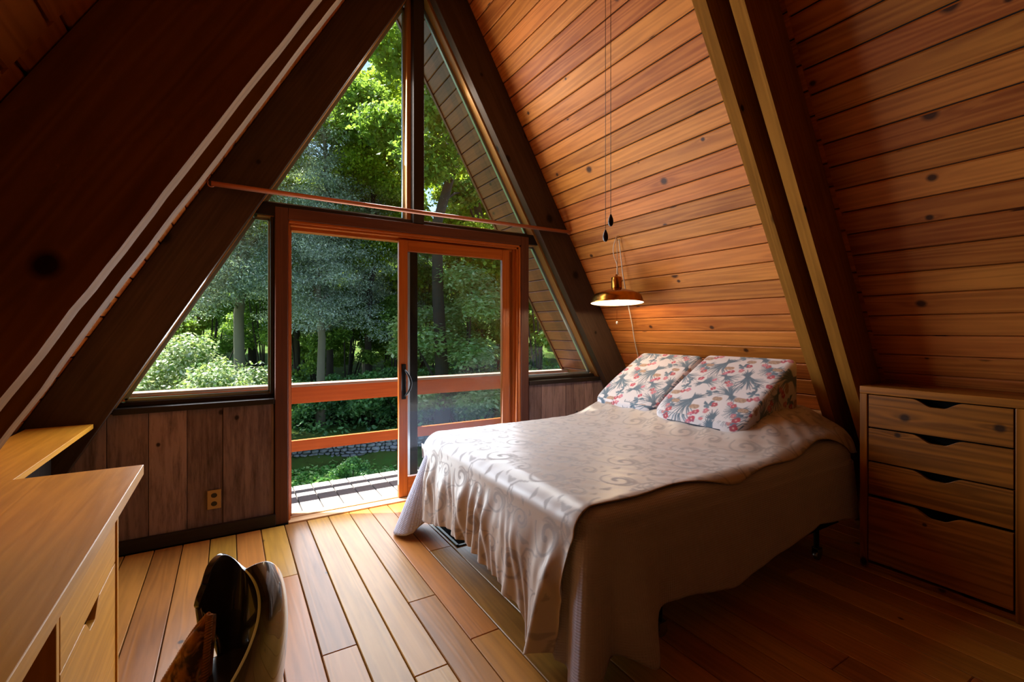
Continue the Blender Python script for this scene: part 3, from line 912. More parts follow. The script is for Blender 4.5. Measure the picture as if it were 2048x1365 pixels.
# ------------------------------------------------------------------ wedge pillows
FT = flower_tile()
def wedge(name, x0, x1, y0, y1, zf0, zf1, zr0, zr1, label, uoff, seed):
    """rounded wedge: front thin, back high; z values at front bottom/top and rear bottom/top"""
    hx, hy = (x1 - x0) / 2, (y1 - y0) / 2
    r = .045
    root = thing(name, ((x0 + x1) / 2, (y0 + y1) / 2, zf0), label, 'pillow', 'floral wedge pillows at the head of the bed')
    org = ((x0 + x1) / 2, (y0 + y1) / 2, zf0)
    V, Q, U, Cc = [], [], [], []
    base = 0
    hz = .17
    H = np.array([hx, hy, hz])
    for ax in range(3):
        for sg in (-1, 1):
            ua, va = [(1, 2), (0, 2), (0, 1)][ax]
            nu = int(2 * H[ua] / .0042) if ua != 2 else 70
            nv = int(2 * H[va] / .0042) if va != 2 else 70
            gu = np.linspace(-1, 1, nu); gv = np.linspace(-1, 1, nv)
            GU, GV = np.meshgrid(gu, gv, indexing='ij')
            p = np.zeros((nu, nv, 3)); p[..., ua] = GU * H[ua]; p[..., va] = GV * H[va]; p[..., ax] = sg * H[ax]
            inner = np.clip(p, -(H - r), H - r)
            d = p - inner; d /= np.linalg.norm(d, axis=2, keepdims=True) + 1e-9
            p = inner + d * r
            fx = (p[..., 0] / hx + 1) / 2; fz = (p[..., 2] / hz + 1) / 2
            lo = zf0 + (zr0 - zf0) * fx; hi = zf1 + (zr1 - zf1) * fx ** .93
            puff = .010 * np.cos(p[..., 0] / hx * pi / 2) * np.cos(p[..., 1] / hy * pi / 2)
            z = lo + (hi - lo + puff) * fz
            # front corners rounded in plan
            x = p[..., 0] + .04 * (np.abs(p[..., 1]) / hy) ** 6 * np.clip(-p[..., 0] / hx, 0, 1) ** 2
            W = np.stack([x, p[..., 1], z - zf0], -1)
            if ax == 2: uvx, uvy = p[..., 0] * 1.18, p[..., 1]
            elif ax == 1: uvx, uvy = p[..., 0], z - zf0 + .2 * sg
            else: uvx, uvy = (z - zf0) + sg * hx * 1.18, p[..., 1]
            uvx = uvx + uoff[0]; uvy = uvy + uoff[1]
            c = FT.sample(uvy * .84, uvx * .84)
            idx = np.arange(nu * nv).reshape(nu, nv) + base
            q = np.stack([idx[:-1, :-1], idx[1:, :-1], idx[1:, 1:], idx[:-1, 1:]], -1).reshape(-1, 4)
            flip = (sg < 0) ^ (ax == 1)
            if flip: q = q[:, ::-1]
            V.append(W.reshape(-1, 3)); Q.append(q); U.append(np.stack([uvx, uvy], -1).reshape(-1, 2)); Cc.append(c.reshape(-1, 3))
            base += nu * nv
    o = quads_mesh('cover', np.concatenate(V), np.concatenate(Q), M['print'], root, (0, 0, 0), np.concatenate(U), np.concatenate(Cc))
    # dark piping round the bottom edge
    pts = []
    for q in np.linspace(0, 2 * pi, 90):
        cx_, cy_ = cos(q), sin(q)
        n = 7.0
        k = (abs(cx_) ** n + abs(cy_) ** n) ** (-1 / n)
        px, py = cx_ * k * (hx - .006), cy_ * k * (hy - .006)
        px += .04 * (abs(py) / hy) ** 6 * max(0, -px / hx) ** 2
        fx = (px / hx + 1) / 2
        pts.append((org[0] + px, org[1] + py, zf0 + (zr0 - zf0) * fx + .010))
    MB().tube(pts, .008, 8).build('piping', M['piping'], root, org, smooth=True)
    return root
wedge('wedge_pillow', 2.455, 3.06, 1.585, 2.240, .700, .755, .790, 1.128, 'floral wedge pillow nearer the dresser, its shaded side facing the camera', (.05, .02), 1)
wedge('wedge_pillow', 2.50, 3.07, 2.275, 2.890, .702, .755, .790, 1.118, 'floral wedge pillow nearer the window, half behind the other wedge', (.21, .16), 2)

struct(MB().box((3.36, 1.50, .722), (3.478, 3.39, .744), (0, 1, 0)).build('trim_ledge', M['paleedge'], bevel=.003))

# ------------------------------------------------------------------ pendant lamp on its hook
HK = Vector((roof_x(2.046, 1), 2.823, 2.046))
LX, LY, LZ = 2.700, 2.823, 1.516
lamp = thing('pendant_lamp', (LX, LY, LZ), 'brass pendant lamp with shallow dome shade hanging by a cord loop from a wall hook', 'lamp')
lo_ = (LX, LY, LZ)
M['brass'] = plain('brass', '#a8702c', .22, metal=1.0)
M['enamel'] = plain('white_enamel', '#f4efe0', .35)
M['cord'] = plain('white_cord', '#d8c8b0', .6)
tl = Matrix.Rotation(radians(-3.5), 3, Vector((cos(YAW), -sin(YAW), 0)))
prof = [(.212, .0), (.215, .004), (.211, .010), (.203, .034), (.190, .064), (.178, .074), (.13, .093), (.08, .108), (.045, .117), (.03, .118)]
mb = MB(); mb.lathe(prof, (LX, LY, LZ), 56, tl); shd = mb.build('shade', M['brass'], lamp, lo_, smooth=True)
mb = MB(); mb.lathe([(r - .003, z - .002 if i else z + .001) for i, (r, z) in enumerate(prof)], (LX, LY, LZ), 56, tl); mb.build('shade_lining', M['enamel'], shd, lo_, smooth=True)
mb = MB(); mb.lathe([(.0, .117), (.040, .117), (.043, .122), (.043, .205), (.040, .211), (.022, .216), (.010, .222), (.008, .236), (0, .236)], (LX, LY, LZ), 28, tl); mb.build('socket', M['brass'], lamp, lo_, smooth=True)
k = NT('lamp_bulb'); M['bulb'] = k.link(k.n('ShaderNodeEmission', {'Color': (1, .80, .55, 1), 'Strength': 12.0}).outputs[0])
mb = MB(); mb.lathe([(0, .02), (.012, .022), (.024, .032), (.029, .046), (.024, .062), (.014, .078), (.013, .098)], (LX, LY, LZ), 20, tl); mb.build('bulb', M['bulb'], lamp, lo_, smooth=True)
top = Vector((LX, LY, LZ + .234))
tip = HK + Vector((-.035, 0, -.005))
mb = MB()
mb.tube([top, top + (tip - top) * .5 + Vector((.004, 0, 0)), tip], .0032, 8)
pts = [top + Vector((.012, -.004, -.004))]
for i in range(1, 12):
    t = i / 12
    p = top + (tip - top) * t; bow = -.030 * sin(pi * min(1, max(0, (t - .3) / .75))) if t > .3 else .008 * (1 - t / .3)
    pts.append(p + Vector((bow * cos(YAW), -bow * sin(YAW), 0)))
pts.append(tip + Vector((-.004, 0, .012)))
mb.tube(pts, .0032, 8)
mb.build('hanging_cord', M['cord'], lamp, lo_, smooth=True)
mb = MB(); pts = [HK + Vector((.004, 0, .012))] + [HK + Vector((-.022 - .016 * cos(q), 0, .0 + .016 * sin(q))) for q in np.linspace(-pi * .9, pi * .55, 14)][::-1]
mb.tube(pts, .0028, 8); mb.build('hook', M['chrome'], lamp, lo_, smooth=True)
def on_roof(px, py, off):
    d = Vector((sin(YAW) + (px - 1024) / FPX * cos(YAW), cos(YAW) - (px - 1024) / FPX * sin(YAW), -(py - 661.) / FPX))
    o0 = Vector((0, 0, HCAM)); n = Vector((T, 0, 1)); p0 = Vector((XC + KR - off / sin(pi / 3), 0, 0))
    return o0 + d * (n.dot(p0 - o0) / n.dot(d))
c1, c2, c3 = on_roof(1257, 613, .05), on_roof(1264, 648, .03), on_roof(1276, 712, .012)
mb = MB(); mb.tube([HK + Vector((-.012, .0, -.006)), HK + (c1 - HK) * .5 + Vector((-.02, 0, 0)), c1, c1 + (c2 - c1) * .5, c2, c2 + (c3 - c2) * .5 + Vector((-.008, 0, 0)), c3, c3 + Vector((.10, .05, -.25))], .0042, 8)
mb.build('power_cord', M['cord'], lamp, lo_, smooth=True)
mb = MB(); mb.tube([(LX - .01, LY - .01, LZ + .03), (LX - .01, LY - .01, LZ - .150)], .0011, 6)
pc = mb.build('pull_chain', M['brass'], lamp, lo_)
mb = MB(); mb.lathe([(0, -.012), (.006, -.010), (.009, 0), (.006, .010), (0, .012)], (LX - .01, LY - .01, LZ - .160), 14); mb.build('pull_bead', M['cord'], pc, lo_, smooth=True)

# cords with wooden pulls hanging from the ridge
M['pullwood'] = plain('dark_pull_wood', '#16100c', .4)
for (px, zb_, lab) in ((1211.0, 1.640, 'dark wooden pull on a thin cord, the lower of the pair'), (1221.5, 1.700, 'dark wooden pull on a thin cord, the higher of the pair')):
    r_ = (px - 1024) / FPX * 1.826
    x, y = sin(YAW) * 1.826 + cos(YAW) * r_, cos(YAW) * 1.826 - sin(YAW) * r_
    pr = thing('pull_cord', (x, y, zb_), lab, 'pull cord', 'pull cords')
    mb = MB(); mb.tube([(x, y, zb_ + .040), (x, y, 3.93)], .0011, 6); mb.build('cord', M['pullwood'], pr, (x, y, zb_))
    mb = MB(); mb.lathe([(0, 0), (.005, .001), (.009, .008), (.0105, .018), (.009, .030), (.005, .040), (.003, .046), (0, .046)], (x, y, zb_), 18)
    mb.build('pull', M['pullwood'], pr, (x, y, zb_), smooth=True)

# curtain rod on two screw hooks
rod = thing('curtain_rod', (1.25, 3.355, 2.18), 'thin bare copper-coloured curtain rod crossing the gable above the door', 'curtain rod')
ro = (1.25, 3.355, 2.18)
xa, xb = roof_x(2.18, -1) + .035, roof_x(2.18, 1) - .035
MB().tube([(xa, 3.355, 2.18), ((xa + xb) / 2, 3.355, 2.176), (xb, 3.355, 2.18)], .0155, 14).build('rod', M['copper'], rod, ro, smooth=True)
for x, s in ((xa, -1), (xb, 1)):
    mb = MB()
    pts = [(x + s * .034, 3.355, 2.20)] + [(x - .0 + s * .012 * 0 + s * .018 * cos(q), 3.355, 2.18 + .020 * sin(q)) for q in np.linspace(.6, -pi * 1.1, 14)]
    mb.tube(pts, .0035, 8); mb.build('hook', M['copper'], rod, ro, smooth=True)

# ------------------------------------------------------------------ dresser under the right slope
DX, DY0, DY1, DZ = 2.972, .588, 1.222, .990
dr = thing('dresser', (DX + .17, (DY0 + DY1) / 2, 0), 'knotty pine dresser with scooped finger pulls beside the double rafter', 'dresser')
do2 = (DX + .17, (DY0 + DY1) / 2, 0)
ys0, ys1 = .628, 1.184       # drawer opening
mb = MB()
mb.box((DX, DY0, DZ - .040), (3.322, DY1, DZ), (0, 1, 0))
mb.box((DX + .001, DY0, 0), (3.322, ys0 - .003, DZ - .041), (0, 0, 1)); mb.box((DX + .001, ys1 + .003, 0), (3.322, DY1, DZ - .041), (0, 0, 1))
mb.box((DX + .012, ys0 - .003, 0), (3.30, ys1 + .003, .030), (0, 1, 0))
mb.build('body', M['dresser'], dr, do2, bevel=.003)
MB().box((DX + .06, ys0 - .003, .031), (3.31, ys1 + .003, DZ - .042)).build('carcass', M['black'], dr, do2)
zs = [(.772, .945), (.590, .764), (.408, .582), (.050, .392)]
for i, (za, zb2) in enumerate(zs):
    mb = MB()
    yc = (ys0 + ys1) / 2 - .012; top_ = []
    dip = .034
    for y in np.linspace(ys1 - .003, ys0 + .003, 45):
        t = (y - yc) / .100
        w = .5 * (1 + cos(pi * min(1, abs(t)))) if abs(t) < 1 else 0
        w = min(1, w * 1.25)
        top_.append((DX + .004, y, zb2 - dip * w))
    poly = [Vector((DX + .004, ys1 - .003, za))] + [Vector(p) for p in top_] + [Vector((DX + .004, ys0 + .003, za))]
    if i == 3:
        for p in poly: p.x -= .004
    mb.prism(poly, (.022, 0, 0), (0, 1, 0))
    mb.build('drawer', M['dresser'], dr, do2, bevel=.0015)

# ------------------------------------------------------------------ desk, pedestal, shelf on the left
dk = thing('desk', (-.55, 1.3, 0), 'honey pine desk top built in under the left slope, front edge toward the room', 'desk')
dko = (-.55, 1.3, 0)
zt = .785
mb = MB()
poly = [(-.277, 2.248, zt - .038), (-.274, .15, zt - .038), (-.580, .15, zt - .038), (-.580, 1.585, zt - .038), (-.890, 1.585, zt - .038), (-.890, 2.253, zt - .038)]
mb.prism([Vector(p) for p in poly], (0, 0, .038), (0, 1, 0))
mb.build('desktop', M['deskwood'], dk, dko, bevel=.002)
for y0 in (.17, 2.20):
    MB().box((-.57, y0, 0), (-.34 if y0 < 1 else -.54, y0 + .025, zt - .039), (0, 0, 1)).build('support', M['deskwood'], dk, dko, bevel=.002)
pd = thing('drawer_pedestal', (-.43, 1.72, 0), 'pine drawer pedestal with a slotted pull standing under the desk', 'cabinet')
pdo = (-.43, 1.72, 0)
PX0, PX1, PY0, PY1, PZ = -.535, -.325, 1.400, 2.042, zt - .0395
mb = MB()
mb.box((PX0, PY0, 0), (PX1, PY0 + .022, PZ), (0, 0, 1)); mb.box((PX0, PY1 - .022, 0), (PX1 + .006, PY1, PZ), (0, 0, 1)); mb.box((PX0, PY0, PZ - .02), (PX1, PY1, PZ), (0, 1, 0)); mb.box((PX0, PY0, 0), (PX1, PY1, .06), (0, 1, 0))
mb.build('body', M['deskwood'], pd, pdo, bevel=.002)
MB().box((PX0, PY0 + .023, .061), (PX1 - .05, PY1 - .023, PZ - .021)).build('carcass', M['black'], pd, pdo)
for za, zb2 in ((.525, PZ - .022), (.062, .521)):
    mb = MB(); yc = 1.715; top_ = []
    for y in np.linspace(PY0 + .024, PY1 - .024, 55):
        t = (y - yc) / .085
        w = min(1, .625 * (1 + cos(pi * min(1, abs(t))))) if abs(t) < 1 else 0
        top_.append(Vector((PX1 - .018, y, zb2 - (.045 * w if zb2 < .6 else 0))))
    mb.prism([Vector((PX1 - .018, PY0 + .024, za))] + top_ + [Vector((PX1 - .018, PY1 - .024, za))], (.019, 0, 0), (0, 1, 0))
    mb.build('drawer', M['deskwood'], pd, pdo, bevel=.0015)
sh = thing('shelf', (-.78, 2.93, 0), 'short pine shelf board between the desk and the gable rafter', 'shelf')
sho = (-.78, 2.93, 0)
MB().box((-.905, 2.256, .756), (-.636, 3.385, .781), (0, 1, 0)).build('shelf_board', M['deskwood'], sh, sho, bevel=.002)
MB().box((-.905, 2.27, 0), (-.80, 3.36, .755), (0, 0, 1)).build('support_panel', M['darktrim'], sh, sho)

# ------------------------------------------------------------------ floor register by the foot of the bed
M['teal'] = plain('register_paint', '#4e6a5e', .4)
fr = thing('floor_register', (1.235, 2.76, 0), 'green metal floor register under the foot corner of the bed', 'vent')
fo = (1.235, 2.76, 0)
mb = MB(); x0, x1, y0, y1 = 1.165, 1.31, 2.565, 2.95
for b in (((x0, y0, 0.0005), (x0 + .018, y1, .007)), ((x1 - .018, y0, .0005), (x1, y1, .007)), ((x0, y0, .0005), (x1, y0 + .018, .007)), ((x0, y1 - .018, .0005), (x1, y1, .007))): mb.box(*b)
mb.build('frame', M['teal'], fr, fo, bevel=.002)
mb = MB(); mb.box((x0 + .018, y0 + .018, .0005), (x1 - .018, y1 - .018, .002))
for i in range(9): mb.box((x0 + .022 + i * .0115, y0 + .018, .002), (x0 + .025 + i * .0115, y1 - .018, .005))
mb.build('grille', M['black'], fr, fo)
# ------------------------------------------------------------------ barrel-back chair drawn up to the desk
M['lacquer'] = plain('dark_green_lacquer', '#2b2a22', .22, spec=.6, coat=.9, noise=.3, scale=6)
def cam_pt(px, py, d):
    r = (px - 1024.) / FPX * d
    return np.array([sin(YAW) * d + cos(YAW) * r, cos(YAW) * d - sin(YAW) * r, HCAM - (py - 661.) / FPX * d])
# plan of the horseshoe: far tip -> far half -> bend -> near half -> near tip (top edge, mid height, lower edge)
sec = [((409, 1170, 1.300), (399, 1192, 1.296), (392, 1214, 1.292)),
       ((421, 1130, 1.330), (408, 1190, 1.325), (406, 1232, 1.318)),
       ((444, 1109, 1.365), (434, 1200, 1.355), (436, 1286, 1.345)),
       ((468, 1118, 1.392), (462, 1225, 1.380), (456, 1345, 1.365)),
       ((492, 1141, 1.402), (494, 1260, 1.390), (478, 1420, 1.370)),
       ((520, 1150, 1.385), (528, 1280, 1.370), (505, 1450, 1.345)),
       ((544, 1152, 1.335), (558, 1280, 1.315), (535, 1450, 1.290)),
       ((558, 1156, 1.260), (569, 1262, 1.240), (548, 1420, 1.220)),
       ((549, 1138, 1.185), (564, 1255, 1.165), (530, 1410, 1.150)),
       ((530, 1127, 1.130), (549, 1245, 1.115), (500, 1400, 1.100)),
       ((508, 1132, 1.095), (533, 1238, 1.080), (472, 1390, 1.065)),
       ((490, 1141, 1.080), (517, 1233, 1.065), (452, 1384, 1.050))]
SP = np.array([[cam_pt(*q) for q in s] for s in sec])          # (12,3,3)
def cr(Pts, n):                                                 # Catmull-Rom along axis 0
    m = len(Pts); out = []
    for u in np.linspace(0, m - 1.0001, n):
        i = int(u); f = u - i
        p0, p1, p2, p3 = Pts[max(i - 1, 0)], Pts[i], Pts[min(i + 1, m - 1)], Pts[min(i + 2, m - 1)]
        out.append(.5 * ((2 * p1) + (-p0 + p2) * f + (2 * p0 - 5 * p1 + 4 * p2 - p3) * f * f + (-p0 + 3 * p1 - 3 * p2 + p3) * f ** 3))
    return np.array(out)
G = cr(SP, 72)
tv = np.linspace(0, 1, 22)
a_, b_, c_ = G[:, 0], G[:, 1], G[:, 2]
ctrl = 2 * b_ - .5 * (a_ + c_)
G2 = np.stack([(1 - t) ** 2 * a_ + 2 * t * (1 - t) * ctrl + t * t * c_ for t in tv], 1)
cen = SP[:, 1].mean(0)
CO = (float(cen[0]) - .035, float(cen[1]) + .005, 0.0)
ch = thing('chair', CO, 'dark lacquered barrel-back chair with a dipped crest drawn up to the desk', 'chair')
crest = grid_mesh('crest_rail', G2, M['lacquer'], ch, CO, None, None, solid=.016)
bv = crest.modifiers.new('edge', 'BEVEL'); bv.width = .005; bv.segments = 3; bv.limit_method = 'ANGLE'; bv.angle_limit = radians(50)
ss = crest.modifiers.new('smooth', 'SUBSURF'); ss.levels = 1; ss.render_levels = 1
# seat, spindles and legs follow from the horseshoe
SX, SY, SZ = CO[0], CO[1], .385
def seat_out(k=1.0, n=40):
    return [(SX + .105 * k * (abs(cos(q)) ** .8) * (1 if cos(q) > 0 else -1), SY + .115 * k * (abs(sin(q)) ** .8) * (1 if sin(q) > 0 else -1)) for q in [2 * pi * i / n for i in range(n)]]
mb = MB(); mb.prism([Vector((x, y, SZ - .035)) for x, y in seat_out()], (0, 0, .035), (0, 1, 0)); mb.build('seat', M['lacquer'], ch, CO, bevel=.012, seg=3)
for sx, sy in ((-1, -1), (-1, 1), (1, -1), (1, 1)):
    mb = MB(); a = Vector((SX + sx * .08, SY + sy * .085, SZ - .03)); b = Vector((SX + sx * .14, SY + sy * .15, 0))
    mb.tube([a + (b - a) * t for t in (0, .15, .3, .5, .75, .9, 1)], [.015, .017, .020, .021, .018, .013, .012], 12); mb.build('leg', M['lacquer'], ch, CO, smooth=True)
for i in (3, 12, 22, 33, 44, 55, 66):
    p = G2[i, -3 if i > 14 else -2]
    ang = atan2(p[1] - SY, p[0] - SX)
    q = Vector((SX + .10 * cos(ang), SY + .105 * sin(ang), SZ - .005)); pv = Vector(p)
    mb = MB(); mb.tube([pv + (q - pv) * t for t in (0, .3, .6, 1)], [.008, .0105, .0105, .009], 10); mb.build('spindle', M['lacquer'], ch, CO, smooth=True)

# tapestry back cushion with rope edge, leaning in the far side of the chair
kk = NT('tapestry')
tcw = kk.n('ShaderNodeTexCoord').outputs['Object']
v1 = kk.n('ShaderNodeTexVoronoi', {'Vector': tcw, 'Scale': 34.0, 'Randomness': 1.0}, feature='SMOOTH_F1').outputs['Distance']
n1 = kk.n('ShaderNodeTexNoise', {'Vector': tcw, 'Scale': 20.0, 'Detail': 4.0, 'Distortion': 1.6}).outputs[0]
cA = kk.ramp(n1, [(.40, lin('#4a3826')), (.50, lin('#a8743a')), (.58, lin('#d8b078')), (.68, lin('#6a685e'))])
cB = kk.mix(kk.ramp(v1, [(.25, 0.0), (.5, 1.0)]), lin('#b87a38'), cA)
M['tapestry'] = kk.link(kk.n('ShaderNodeBsdfPrincipled', {'Base Color': cB, 'Roughness': .8}).outputs[0])
M['rope'] = plain('rope_trim', '#b07a3c', .7, noise=.2)
outl = [(402, 1240, 1.255), (372, 1275, 1.245), (338, 1330, 1.225), (300, 1395, 1.205), (285, 1450, 1.185), (320, 1490, 1.165), (372, 1490, 1.160), (388, 1440, 1.175), (391, 1370, 1.200), (397, 1300, 1.225)]
fp = [Vector(cam_pt(*q)) for q in outl]
cc = sum(fp, Vector()) / len(fp)
fp2 = cr(np.array([list(p) for p in fp + fp[:1]]), 41)[:-1]
ex = Vector((.045, .030, 0))
cu = thing('cushion', tuple(cc), 'tapestry cushion with twisted rope edging tucked in the dark barrel-back chair', 'cushion')
Cn = np.array(cc); rows = []
for k_, (sc, e) in enumerate(((0, -.012), (.5, -.011), (.8, -.006), (.95, .004), (1.0, .018), (1.0, .030), (.95, .044), (.8, .052), (.5, .056), (0, .057))):
    rows.append(Cn + (fp2 - Cn) * sc + np.array(ex.normalized()) * e)
grid_mesh('cover', np.stack(rows), M['tapestry'], cu, tuple(cc), None, None, wrap=True)
mb = MB(); rp = [Vector(p) + ex.normalized() * .022 for p in fp2]
mb.tube(rp + rp[:1], .0075, 8)
for st in range(2):
    hel = []
    for i in range(len(rp) * 12):
        u = i / 12; j = int(u) % len(rp); f = u - int(u)
        p = rp[j].lerp(rp[(j + 1) % len(rp)], f); t = (rp[(j + 1) % len(rp)] - rp[j]).normalized()
        a = t.cross(ex).normalized(); b = t.cross(a); q = i * .75 + st * pi
        hel.append(p + (a * cos(q) + b * sin(q)) * .006)
    mb.tube(hel, .0042, 6)
mb.build('rope_edge', M['rope'], cu, tuple(cc), smooth=True)
# ------------------------------------------------------------------ deck and railing
mb = MB(); k = -12
while True:
    x0 = .469 + k * .1485; k += 1
    if x0 > 4.0: break
    mb.box((x0 + .004, 3.63, -.088), (x0 + .1445, 4.432, -.05), (0, 1, 0))
struct(mb.build('deck', M['deck'], bevel=.004, seg=2))
mb = MB()
for y in (3.66, 4.02, 4.38): mb.box((-1.5, y, -.27), (4.1, y + .04, -.09), (1, 0, 0))
struct(mb.build('deck_joists', M['darktrim']))
rl = thing('deck_railing', (1.26, 4.43, -.05), 'reddish cedar deck railing of two wide boards across the view', 'railing')
rlo = (1.26, 4.43, -.05)
def rx(z, s): return roof_x(z, s) - s * .02
MB().box((rx(.8, -1), 4.402, .664), (rx(.8, 1), 4.440, .806), (1, 0, 0)).build('rail_board', M['rail'], rl, rlo, bevel=.003)
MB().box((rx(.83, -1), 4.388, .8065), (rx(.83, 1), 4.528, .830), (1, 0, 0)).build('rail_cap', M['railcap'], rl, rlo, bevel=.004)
MB().box((rx(.35, -1), 4.402, .252), (rx(.35, 1), 4.440, .346), (1, 0, 0)).build('rail_board', M['rail'], rl, rlo, bevel=.003)
for x in (-.80, 1.50, 3.32):
    MB().box((x, 4.4405, -.30), (x + .085, 4.498, .8055), (0, 0, 1)).build('post', M['rail'], rl, rlo, bevel=.003)

# ------------------------------------------------------------------ garden and woods
GZ = -2.45
def ground_z(x, y):
    d = sin(YAW) * x + cos(YAW) * y
    return GZ + .55 * sstep(12.5, 13.3, d - .12 * (cos(YAW) * x - sin(YAW) * y)) + .14 * np.maximum(0, d - 17) + .08 * np.maximum(0, d - 30)
kg_ = NT('woodland_ground')
tcg = kg_.n('ShaderNodeTexCoord').outputs['Object']
ng = kg_.n('ShaderNodeTexNoise', {'Vector': tcg, 'Scale': 1.2, 'Detail': 8.0, 'Roughness': .7}).outputs[0]
cg = kg_.ramp(ng, [(.35, lin('#2c3a18')), (.5, lin('#4f5e2a')), (.6, lin('#45682a')), (.75, lin('#6d6a48'))])
M['ground'] = kg_.link(kg_.n('ShaderNodeBsdfPrincipled', {'Base Color': cg, 'Roughness': .95, 'Specular IOR Level': .1}).outputs[0])
gx = np.linspace(-45, 75, 90); gy = np.linspace(3.7, 90, 70)
GXX, GYY = np.meshgrid(gx, gy)
PG = np.stack([GXX, GYY, ground_z(GXX, GYY) + .08 * np.sin(GXX * 1.3) * np.sin(GYY * .9)], -1)
struct(grid_mesh('terrain', PG, M['ground']))

def leaf_cards(n, blobs, size, flat=.5, shell=.55, aspect=.5, droop=0.0, seed=1):
    """blobs: (x,y,z,rx,ry,rz) -> folded leaf quads scattered through them"""
    r = np.random.default_rng(seed)
    B = np.array(blobs); w = B[:, 3] * B[:, 4] + B[:, 3] * B[:, 5]; w = w / w.sum()
    i = r.choice(len(B), n, p=w)
    d = r.normal(size=(n, 3)); d /= np.linalg.norm(d, axis=1, keepdims=True)
    rad = shell + (1 - shell) * r.random(n) ** .6
    c = B[i, :3] + d * rad[:, None] * B[i, 3:6] * (1 + .15 * r.normal(size=n))[:, None]
    nn = r.normal(size=(n, 3)) * (1 - flat) + np.array([0, 0, 1]) * flat + d * .35
    nn /= np.linalg.norm(nn, axis=1, keepdims=True)
    a = r.normal(size=(n, 3)); a += d * np.array([1, 1, .2]) * .8; a[:, 2] -= droop
    a -= nn * (a * nn).sum(1, keepdims=True); a /= np.linalg.norm(a, axis=1, keepdims=True) + 1e-9
    b = np.cross(nn, a)
    L = size * r.uniform(.6, 1.35, n)[:, None]; Wd = L * aspect
    P = np.stack([c - a * L * .5, c + b * Wd * .5 - nn * L * .06, c + a * L * .5, c - b * Wd * .5 - nn * L * .06], 1).reshape(-1, 3)
    q = np.arange(n * 4).reshape(n, 4)
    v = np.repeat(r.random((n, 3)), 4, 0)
    # random numbers per leaf; the leaf materials paint glints and dark gaps from them
    return P, q, v

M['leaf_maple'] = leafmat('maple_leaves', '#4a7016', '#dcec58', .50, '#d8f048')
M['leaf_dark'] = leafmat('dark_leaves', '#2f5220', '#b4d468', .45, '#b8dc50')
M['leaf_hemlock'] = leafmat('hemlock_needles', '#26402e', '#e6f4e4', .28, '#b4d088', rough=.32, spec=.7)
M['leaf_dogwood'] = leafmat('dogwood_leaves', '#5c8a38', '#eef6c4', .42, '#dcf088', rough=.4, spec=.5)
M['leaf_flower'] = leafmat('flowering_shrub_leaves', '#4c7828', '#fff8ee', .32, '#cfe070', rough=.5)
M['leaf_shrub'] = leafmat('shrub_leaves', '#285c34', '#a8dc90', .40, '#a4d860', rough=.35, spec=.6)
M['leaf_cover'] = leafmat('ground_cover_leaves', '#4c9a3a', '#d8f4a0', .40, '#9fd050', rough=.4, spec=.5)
M['bark'] = plain('bark', '#3a332c', .95, noise=.5, scale=14)
M['bark_pale'] = plain('mottled_bark', '#77705f', .95, noise=.45, scale=9)

def crown_blobs(kind, h, r, seed):
    q = random.Random(seed); out = []
    if kind == 'hemlock':
        for i in range(120):
            z = h * (.30 + .68 * (i + q.random()) / 120); a = q.uniform(0, 6.28)
            rr = r * (1.02 - .82 * z / h) * q.uniform(.55, 1.15) + .15
            for t in (.35, .65, .95):
                out.append((rr * t * cos(a), rr * t * sin(a), z - .30 * rr * t * t + q.uniform(-.1, .1), .34 * rr + .1, .34 * rr + .1, .16 + .05 * rr))
    else:
        zb = {'maple': .24, 'tall': .46, 'bush': .22, 'round': .3}.get(kind, .3) * h
        for i in range({'maple': 44, 'tall': 36, 'bush': 26, 'round': 30}[kind]):
            t = q.random(); z = zb + (h - zb) * t
            rr = r * (sin(pi * min(1, .22 + .78 * t)) ** .7)
            a = q.uniform(0, 6.28); k_ = q.random() ** .5 * rr
            s = r * q.uniform(.15, .27) * (1.35 if kind in ('bush', 'round') else 1)
            out.append((k_ * cos(a), k_ * sin(a), z, s, s, s * .62))
    return out

